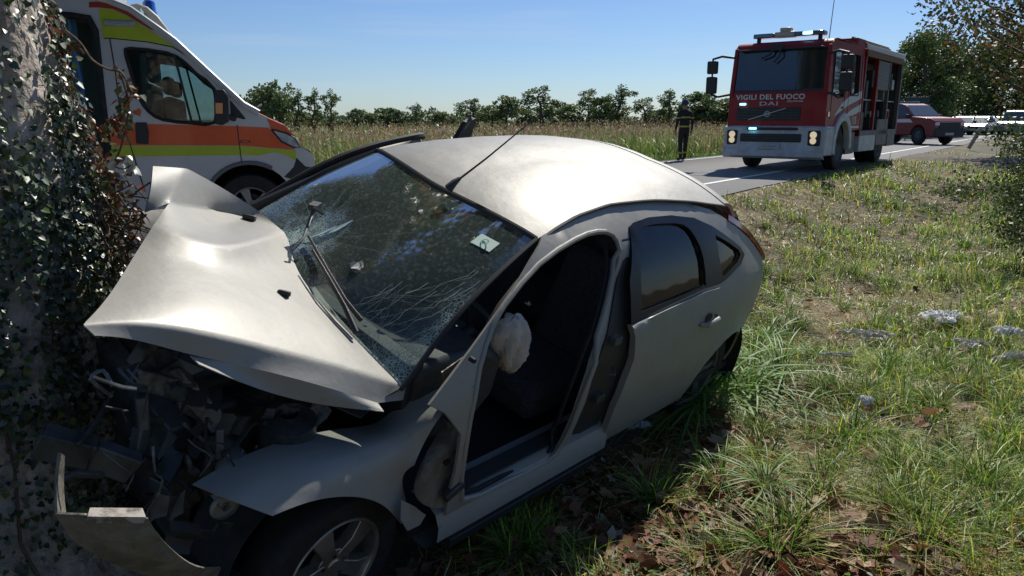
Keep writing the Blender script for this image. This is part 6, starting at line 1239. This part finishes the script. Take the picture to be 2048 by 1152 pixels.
for i in range(13):
    a = [1.9, 2.6, 3.3, 4.0, 1.4, 2.2, 3.0, 4.6, 5.4, 1.65, 2.9, .5, 6.0][i]; z0 = 4.4+.2*i; p0 = np.array([-.15, .1, z0]); L = (random.uniform(5.0, 6.8) if a < 2.3 else random.uniform(2.6, 5.4)) if a < 4 else random.uniform(1.8, 3.4); p1 = p0+[L*.5*math.cos(a), L*.5*math.sin(a), 1.0]; p2 = p0+[L*math.cos(a+.2), L*math.sin(a+.2), 2.2+random.uniform(-.5, 1)]
    b.tube([p0, p1, p2], [.17, .11, .04], 8); lim.append((p0, p1, p2))
b.build('limb', PB, trunk_t)
nl = 50000; k = rng.integers(0, 13, nl); tt = rng.uniform(.3, 1.1, nl); Pq = np.array([lim[i][1]+(lim[i][2]-lim[i][1])*(t-.3)/.7 for i, t in zip(k, tt)]); cl_ = rng.integers(0, 5, nl); off = rng.normal(size=(65, 3))*.85
Pq = Pq+off[k*5+cl_]+runit(nl)*(rng.random(nl)**.5*.75)[:, None]; L = rng.uniform(.13, .26, nl)
link('crown', leaf_field(Pq, runit(nl), runit(nl)+[0, 0, .6], L, L*.8, pick(nl, AUT, (4, 2, 1, 3)), FOL, 'crown', 'oval'), trunk_t)
# ivy: a climbing plant of its own
IVM = mat('ivy_leaf', (.03, .06, .02), .38, attr=True, trans=.12, spec=.6)
ivy = thing('ivy', 'dense ivy with glossy dark leaves climbing the pale trunk at the left edge', 'ivy', (TX, TY, TZ0))
def ivmask(z, a):       # a: angle; bare bark strips high on the near side
    d = a
    v = 1.0-1.0*np.exp(-((a+.02)/.50)**4)*np.clip((z-1.5-.5*(a+.1))/.25, 0, 1)-.9*np.exp(-((a-.42)/.09)**2-((z-1.15)/.25)**4)-.8*np.exp(-((a-.28)/.08)**2-((z-.75)/.14)**4)-.85*np.exp(-((a+2.9)/.5)**2)*np.clip((z-1.7)/.3, 0, 1)
    v -= .75*np.exp(-((a+.62)/.13)**2-((z-.95)/.35)**2); v -= .9*np.clip(.7-z, 0, 1)*1.6*(np.sin(a*9+z*8) > -.3)
    v += .7*np.exp(-((a+.12+.12*np.sin(3*z))/.035)**2)*(z < 2.6)
    return np.clip(v, 0, 1)
n = 60000; z = rng.uniform(.1, 3.6, n); a = rng.uniform(-math.pi, .9, n); clump = .5+.5*np.sin(a*7+z*5+2*np.sin(z*3))*np.sin(z*9-a*4)
ok = rng.random(n) < ivmask(z, a)*(.35+.65*clump); z, a, clump = z[ok], a[ok], clump[ok]; n = len(z)
r = np.array([trad(zz, aa) for zz, aa in zip(z, a)])+rng.random(n)**1.5*(.025+.06*clump)+.01; cx, cy = -.03*z, .02*z
Pv = np.stack([cx+r*np.cos(a), cy+r*np.sin(a), z], 1); out = np.stack([np.cos(a), np.sin(a), 0*a], 1)
D = out*.35+np.stack([0*a, 0*a, -np.ones(n)], 1)*.8+runit(n)*.65; N = out*.8+[0, 0, .5]+runit(n)*.55
L = rng.uniform(.012, .030, n); right = (a > .34)
IVC = [(.06, .09, .038), (.15, .18, .12), (.022, .042, .018), (.09, .14, .035)]; colr = pick(n, IVC, (4, 3, 3, 1)); redd = pick(n, [(.20, .045, .02), (.24, .10, .03), (.10, .05, .02), (.06, .08, .02)], (3, 2, 2, 2))
sel = right & (z > 1.4) & (rng.random(n) < .5); colr[sel] = redd[sel]
vis = (Pv+[TX, TY, TZ0]-CP); dz_ = vis@FW; pxs = 1024+FPX*vis[:, 0]/dz_; pys = 576-FPX*(vis@UP)/dz_; inside = (pxs > -40) & (pys > -30) & (pys < 1152) & (a < -.0)
score = np.where(inside, L/dz_+1*(rng.random(n)*.002), 0); idx_big = np.argsort(-score)[:290]; rest = np.ones(n, bool); rest[idx_big] = False
link('ivy_leaves', leaf_field(Pv[rest], D[rest], N[rest], L[rest], L[rest]*.95, colr[rest], IVM, 'ivy_leaves', 'ivy'), ivy, kind='stuff')
protos = [leaf_field(np.zeros((1, 3)), np.array([[1., 0, 0]]), np.array([[0, 0, 1.]]), np.array([1.]), np.array([.95]), np.array([c]), IVM, 'leaf', 'ivy') for c in IVC+[(.20, .045, .02), (.24, .10, .03)]]
for i in idx_big:
    d = Vector(D[i]).normalized(); s_ = Vector(N[i]).cross(d).normalized(); u = d.cross(s_); m = Matrix((d, s_, u)).transposed().to_4x4()
    o = link('leaf', protos[(4+i % 2) if sel[i] else [0, 0, 1, 1, 2, 3][i % 6]], ivy); o.matrix_local = Matrix.Translation(Vector(Pv[i])) @ m @ Matrix.Scale(float(L[i]), 4)
VN = mat('vine_stem', (.13, .09, .06), .85, bump=(30, .8, .01)); b = MB()
for i in range(5):
    a0 = random.uniform(-2.6, .2); pts = []
    for j in range(16): zz = j*.23; a0 += random.uniform(-.09, .09); rr_ = trad(zz, a0)+.008; pts.append((-.03*zz+rr_*math.cos(a0), .02*zz+rr_*math.sin(a0), zz))
    b.tube(pts, random.uniform(.004, .010), 6)
b.build('stem', VN, ivy)
# dry autumn shoots reaching out past the trunk, in front of the ambulance
twf = Frame((0, 0, 0), np.eye(3))
def W3(px, py, yd): p = twf.plane(px, py, 1, yd); return p
sh = thing('autumn_creeper', 'trailing shoot with reddish leaves hanging in the air beside the trunk, before the ambulance', 'creeper', tuple(W3(160, 110, 3.0)))
o0 = W3(160, 110, 3.0)
def shoot(pts, rad, par, org): b = MB(); b.tube(smoothpoly([tuple(np.array(W3(*p))-org) for p in pts], 4, False), rad, 5); return b.build('stem', VN, par)
shoot([(130, 60, 3.0), (160, 85, 3.0), (185, 120, 2.98), (215, 138, 2.96), (243, 145, 2.95), (262, 180, 2.95), (280, 195, 2.95)], .005, sh, o0)
shoot([(235, 135, 2.96), (250, 175, 2.95), (258, 215, 2.95), (250, 260, 2.96), (240, 300, 2.97), (225, 330, 2.98)], .004, sh, o0)
shoot([(190, 300, 2.98), (215, 325, 2.96), (245, 338, 2.94), (262, 330, 2.94)], .003, sh, o0)
def leafcloud(name, par, org, blobs, cols, wts, Lr, mt=IVM, shape='ivy'):
    Ps = []
    for px, py, yd, rr_, m in blobs:
        c = np.array(W3(px, py, yd))-org; Ps.append(c+runit(m)*(rng.random(m)**.6*rr_)[:, None])
    Ps = np.concatenate(Ps); n = len(Ps); L = rng.uniform(*Lr, n)
    return link(name, leaf_field(Ps, runit(n)+[0, 0, -.5], runit(n)+[0, -.5, .4], L, L*.9, pick(n, cols, wts), mt, name, shape), par)
BR = [(.16, .07, .035), (.28, .06, .02), (.07, .10, .03), (.14, .16, .05), (.30, .18, .10)]
leafcloud('leaves', sh, o0, [(243, 142, 2.96, .03, 4), (262, 180, 2.95, .045, 16), (278, 195, 2.95, .03, 6), (250, 220, 2.95, .05, 26), (235, 245, 2.95, .06, 38), (215, 262, 2.96, .05, 24), (250, 262, 2.95, .035, 12), (232, 180, 2.96, .03, 5), (140, 92, 3.0, .05, 14), (150, 92, 2.98, .03, 8)], BR, (3, 3, 4, 3, 1), (.014, .034))
leafcloud('leaves', sh, o0, [(245, 330, 2.95, .05, 14), (262, 335, 2.94, .03, 6)], [(.5, .5, .45), (.12, .15, .05)], (2, 1), (.02, .04))
# dry scrub between trunk and bonnet
scr = thing('dry_scrub', 'tangle of dry twigs and brown leaves wedged between the trunk and the bonnet', 'scrub', tuple(W3(210, 600, 2.9))); o1 = np.array(W3(210, 600, 2.9))
b = MB()
for i in range(130):
    px, py = random.uniform(165, 275), random.uniform(380, 650); yd = random.uniform(2.75, 3.15); p = np.array(W3(px, py, yd))-o1; pts = [p]
    for j in range(3): pts.append(pts[-1]+np.array([random.uniform(-.05, .09), random.uniform(-.04, .04), random.uniform(-.10, .06)]))
    b.tube(pts, [.004, .0035, .003, .0015], 4)
b.build('twigs', VN, scr, kind='stuff')
leafcloud('leaves', scr, o1, [(205, 400, 3.0, .16, 180), (225, 350, 3.0, .12, 90), (210, 450, 3.0, .15, 130), (200, 520, 2.95, .13, 110), (195, 600, 2.9, .14, 110), (235, 430, 3.05, .10, 60), (185, 640, 2.9, .12, 60)], BR+[(.10, .08, .05)], (3, 1, 2, 1, 2, 4), (.014, .036)).__setitem__('kind', 'stuff')
b = MB(); p = [np.array(W3(x, y, 2.95))-o1 for x, y in ((190, 505), (222, 498), (224, 545), (200, 560))]; b.add(p, [(0, 1, 2, 3)]); pl_ = b.build('torn_plate', mat('torn_white', (.5, .5, .5), .5, noise=(20, (.2, .2, .2), .5, .6)), None, solid=.004); pl_.location = tuple(o1); tag(pl_, 'torn white plastic piece stuck in the scrub beside the trunk', 'debris')
b = MB(); p = [np.array(W3(*q)) for q in ((215, 458, 3.1), (250, 452, 3.1), (282, 455, 3.12))]; o2 = p[0]; b.tube([q-o2 for q in p], .012, 6); br_ = b.build('metal_strip', GM1); br_.location = tuple(o2); tag(br_, 'pale metal strip poking out of the scrub under the bonnet peak', 'debris')
# ================================================================ plastic and paper litter
PLW = mat('white_plastic', (.92, .92, .92), .6, trans=.3, noise=(10, (.6, .6, .62), .4, .6), ); PLC = mat('clear_plastic', (.62, .63, .61), .4, trans=.6, noise=(14, (.40, .41, .38), .35, .6))
def crumple(px, py, wx, wy, h, mt, name, label, cat, seed=0, lift=.09):
    rs = random.Random(seed); P = gpix(px, py); n = 22; vs = []; ph = [rs.uniform(0, 6) for _ in range(8)]
    for i in range(n+1):
        for j in range(n+1):
            u, v = i/n*2-1, j/n*2-1; q = max(abs(u), abs(v)); rr_ = math.hypot(u, v)+1e-6; u2, v2 = u*q/rr_, v*q/rr_
            ang = math.atan2(v, u); e = 1+.30*math.sin(3*ang+ph[0])+.14*math.sin(5*ang+ph[1])+.08*math.sin(9*ang+ph[2])
            hh = .62*h*(1-q**3)*(.35+.35*abs(math.sin(5*u+ph[3]+2*v))+.35*abs(math.sin(6*v+ph[4]-3*u))+.30*math.sin(14*u+9*v+ph[5])*math.cos(11*v-5*u))+.02*rs.random()
            vs.append((u2*wx*e, v2*wy*e, hh))
    b = MB(); b.add(vs, [(i*(n+1)+j, (i+1)*(n+1)+j, (i+1)*(n+1)+j+1, i*(n+1)+j+1) for i in range(n) for j in range(n)]); o = b.build(name, mt, None, angle=25); o.location = (P[0], P[1], P[2]+lift); o.rotation_euler[2] = rs.uniform(-.4, .4); tag(o, label, cat)
crumple(1884, 655, .19, .13, .07, PLW, 'plastic_bag', 'bright white crumpled plastic bag lying on the verge', 'plastic bag', 1)
crumple(1738, 690, .18, .10, .06, PLC, 'plastic_sheet', 'greyish clear plastic sheet half sunk in grass left of the white bag', 'plastic sheet', 2, .08)
crumple(1940, 712, .12, .09, .05, PLC, 'plastic_wrapper', 'crinkled clear wrapper below and right of the white bag', 'wrapper', 3)
crumple(2008, 688, .10, .08, .07, PLW, 'crumpled_paper', 'rounded white crumpled paper near the right edge', 'paper', 4)
crumple(2028, 740, .13, .07, .05, PLC, 'plastic_wrapper', 'flattened pale wrapper cut by the right edge of the photo', 'wrapper', 5)
crumple(1675, 735, .12, .03, .03, PLC, 'plastic_strip', 'narrow pale plastic strip below the half-buried sheet', 'plastic strip', 6)
crumple(1728, 832, .05, .04, .05, PLW, 'paper_scrap', 'small white scrap beside the dark hollow in the verge', 'paper', 7)
crumple(1268, 858, .10, .05, .05, PLW, 'crumpled_paper', 'white torn paper in the shade under the rear door', 'paper', 8)
crumple(1275, 880, .07, .05, .05, PLW, 'crumpled_paper', 'smaller bluish-white paper just below the torn one in the shade', 'paper', 9)
# single dead leaves that stand out
LP = [leaf_field(np.zeros((1, 3)), np.array([[1., .0, .1]]), np.array([[.1, .1, 1.]]), np.array([1.]), np.array([.95]), np.array([c]), LF, 'fallen_leaf', 'maple') for c in DEAD]
def fleaf(px, py, sz, k, label, group=None, rx=.3):
    P = gpix(px, py); o = link('fallen_leaf', LP[k]); o.location = (P[0], P[1], P[2]+.05); o.rotation_euler = (random.uniform(-rx, rx), random.uniform(-rx, rx), random.uniform(0, 6.28)); o.scale = (sz,)*3; tag(o, label, 'leaf', group)
fleaf(1738, 588, .13, 5, 'big rust-red leaf standing up in the middle of the verge', rx=1.0); fleaf(1395, 895, .11, 0, 'orange-brown leaf at the edge of the car shadow', rx=.8); fleaf(1875, 1040, .07, 0, 'reddish leaf lying on the bottom right grass'); fleaf(1850, 870, .08, 1, 'tan leaf left of the bright green tuft')
for i in range(150):
    px, py = (random.uniform(1180, 1560), random.uniform(960, 1145)) if i < 80 else ((random.uniform(860, 1250), random.uniform(980, 1140)) if i < 110 else (random.uniform(1400, 2040), random.uniform(760, 1145)))
    fleaf(px, py, random.uniform(.045, .095), random.choice([0, 0, 1, 1, 2, 3, 5, 5]), 'brown curled leaf among the others fallen on the ground', 'fallen leaves on the ground', .7)
bpy.context.view_layer.update()
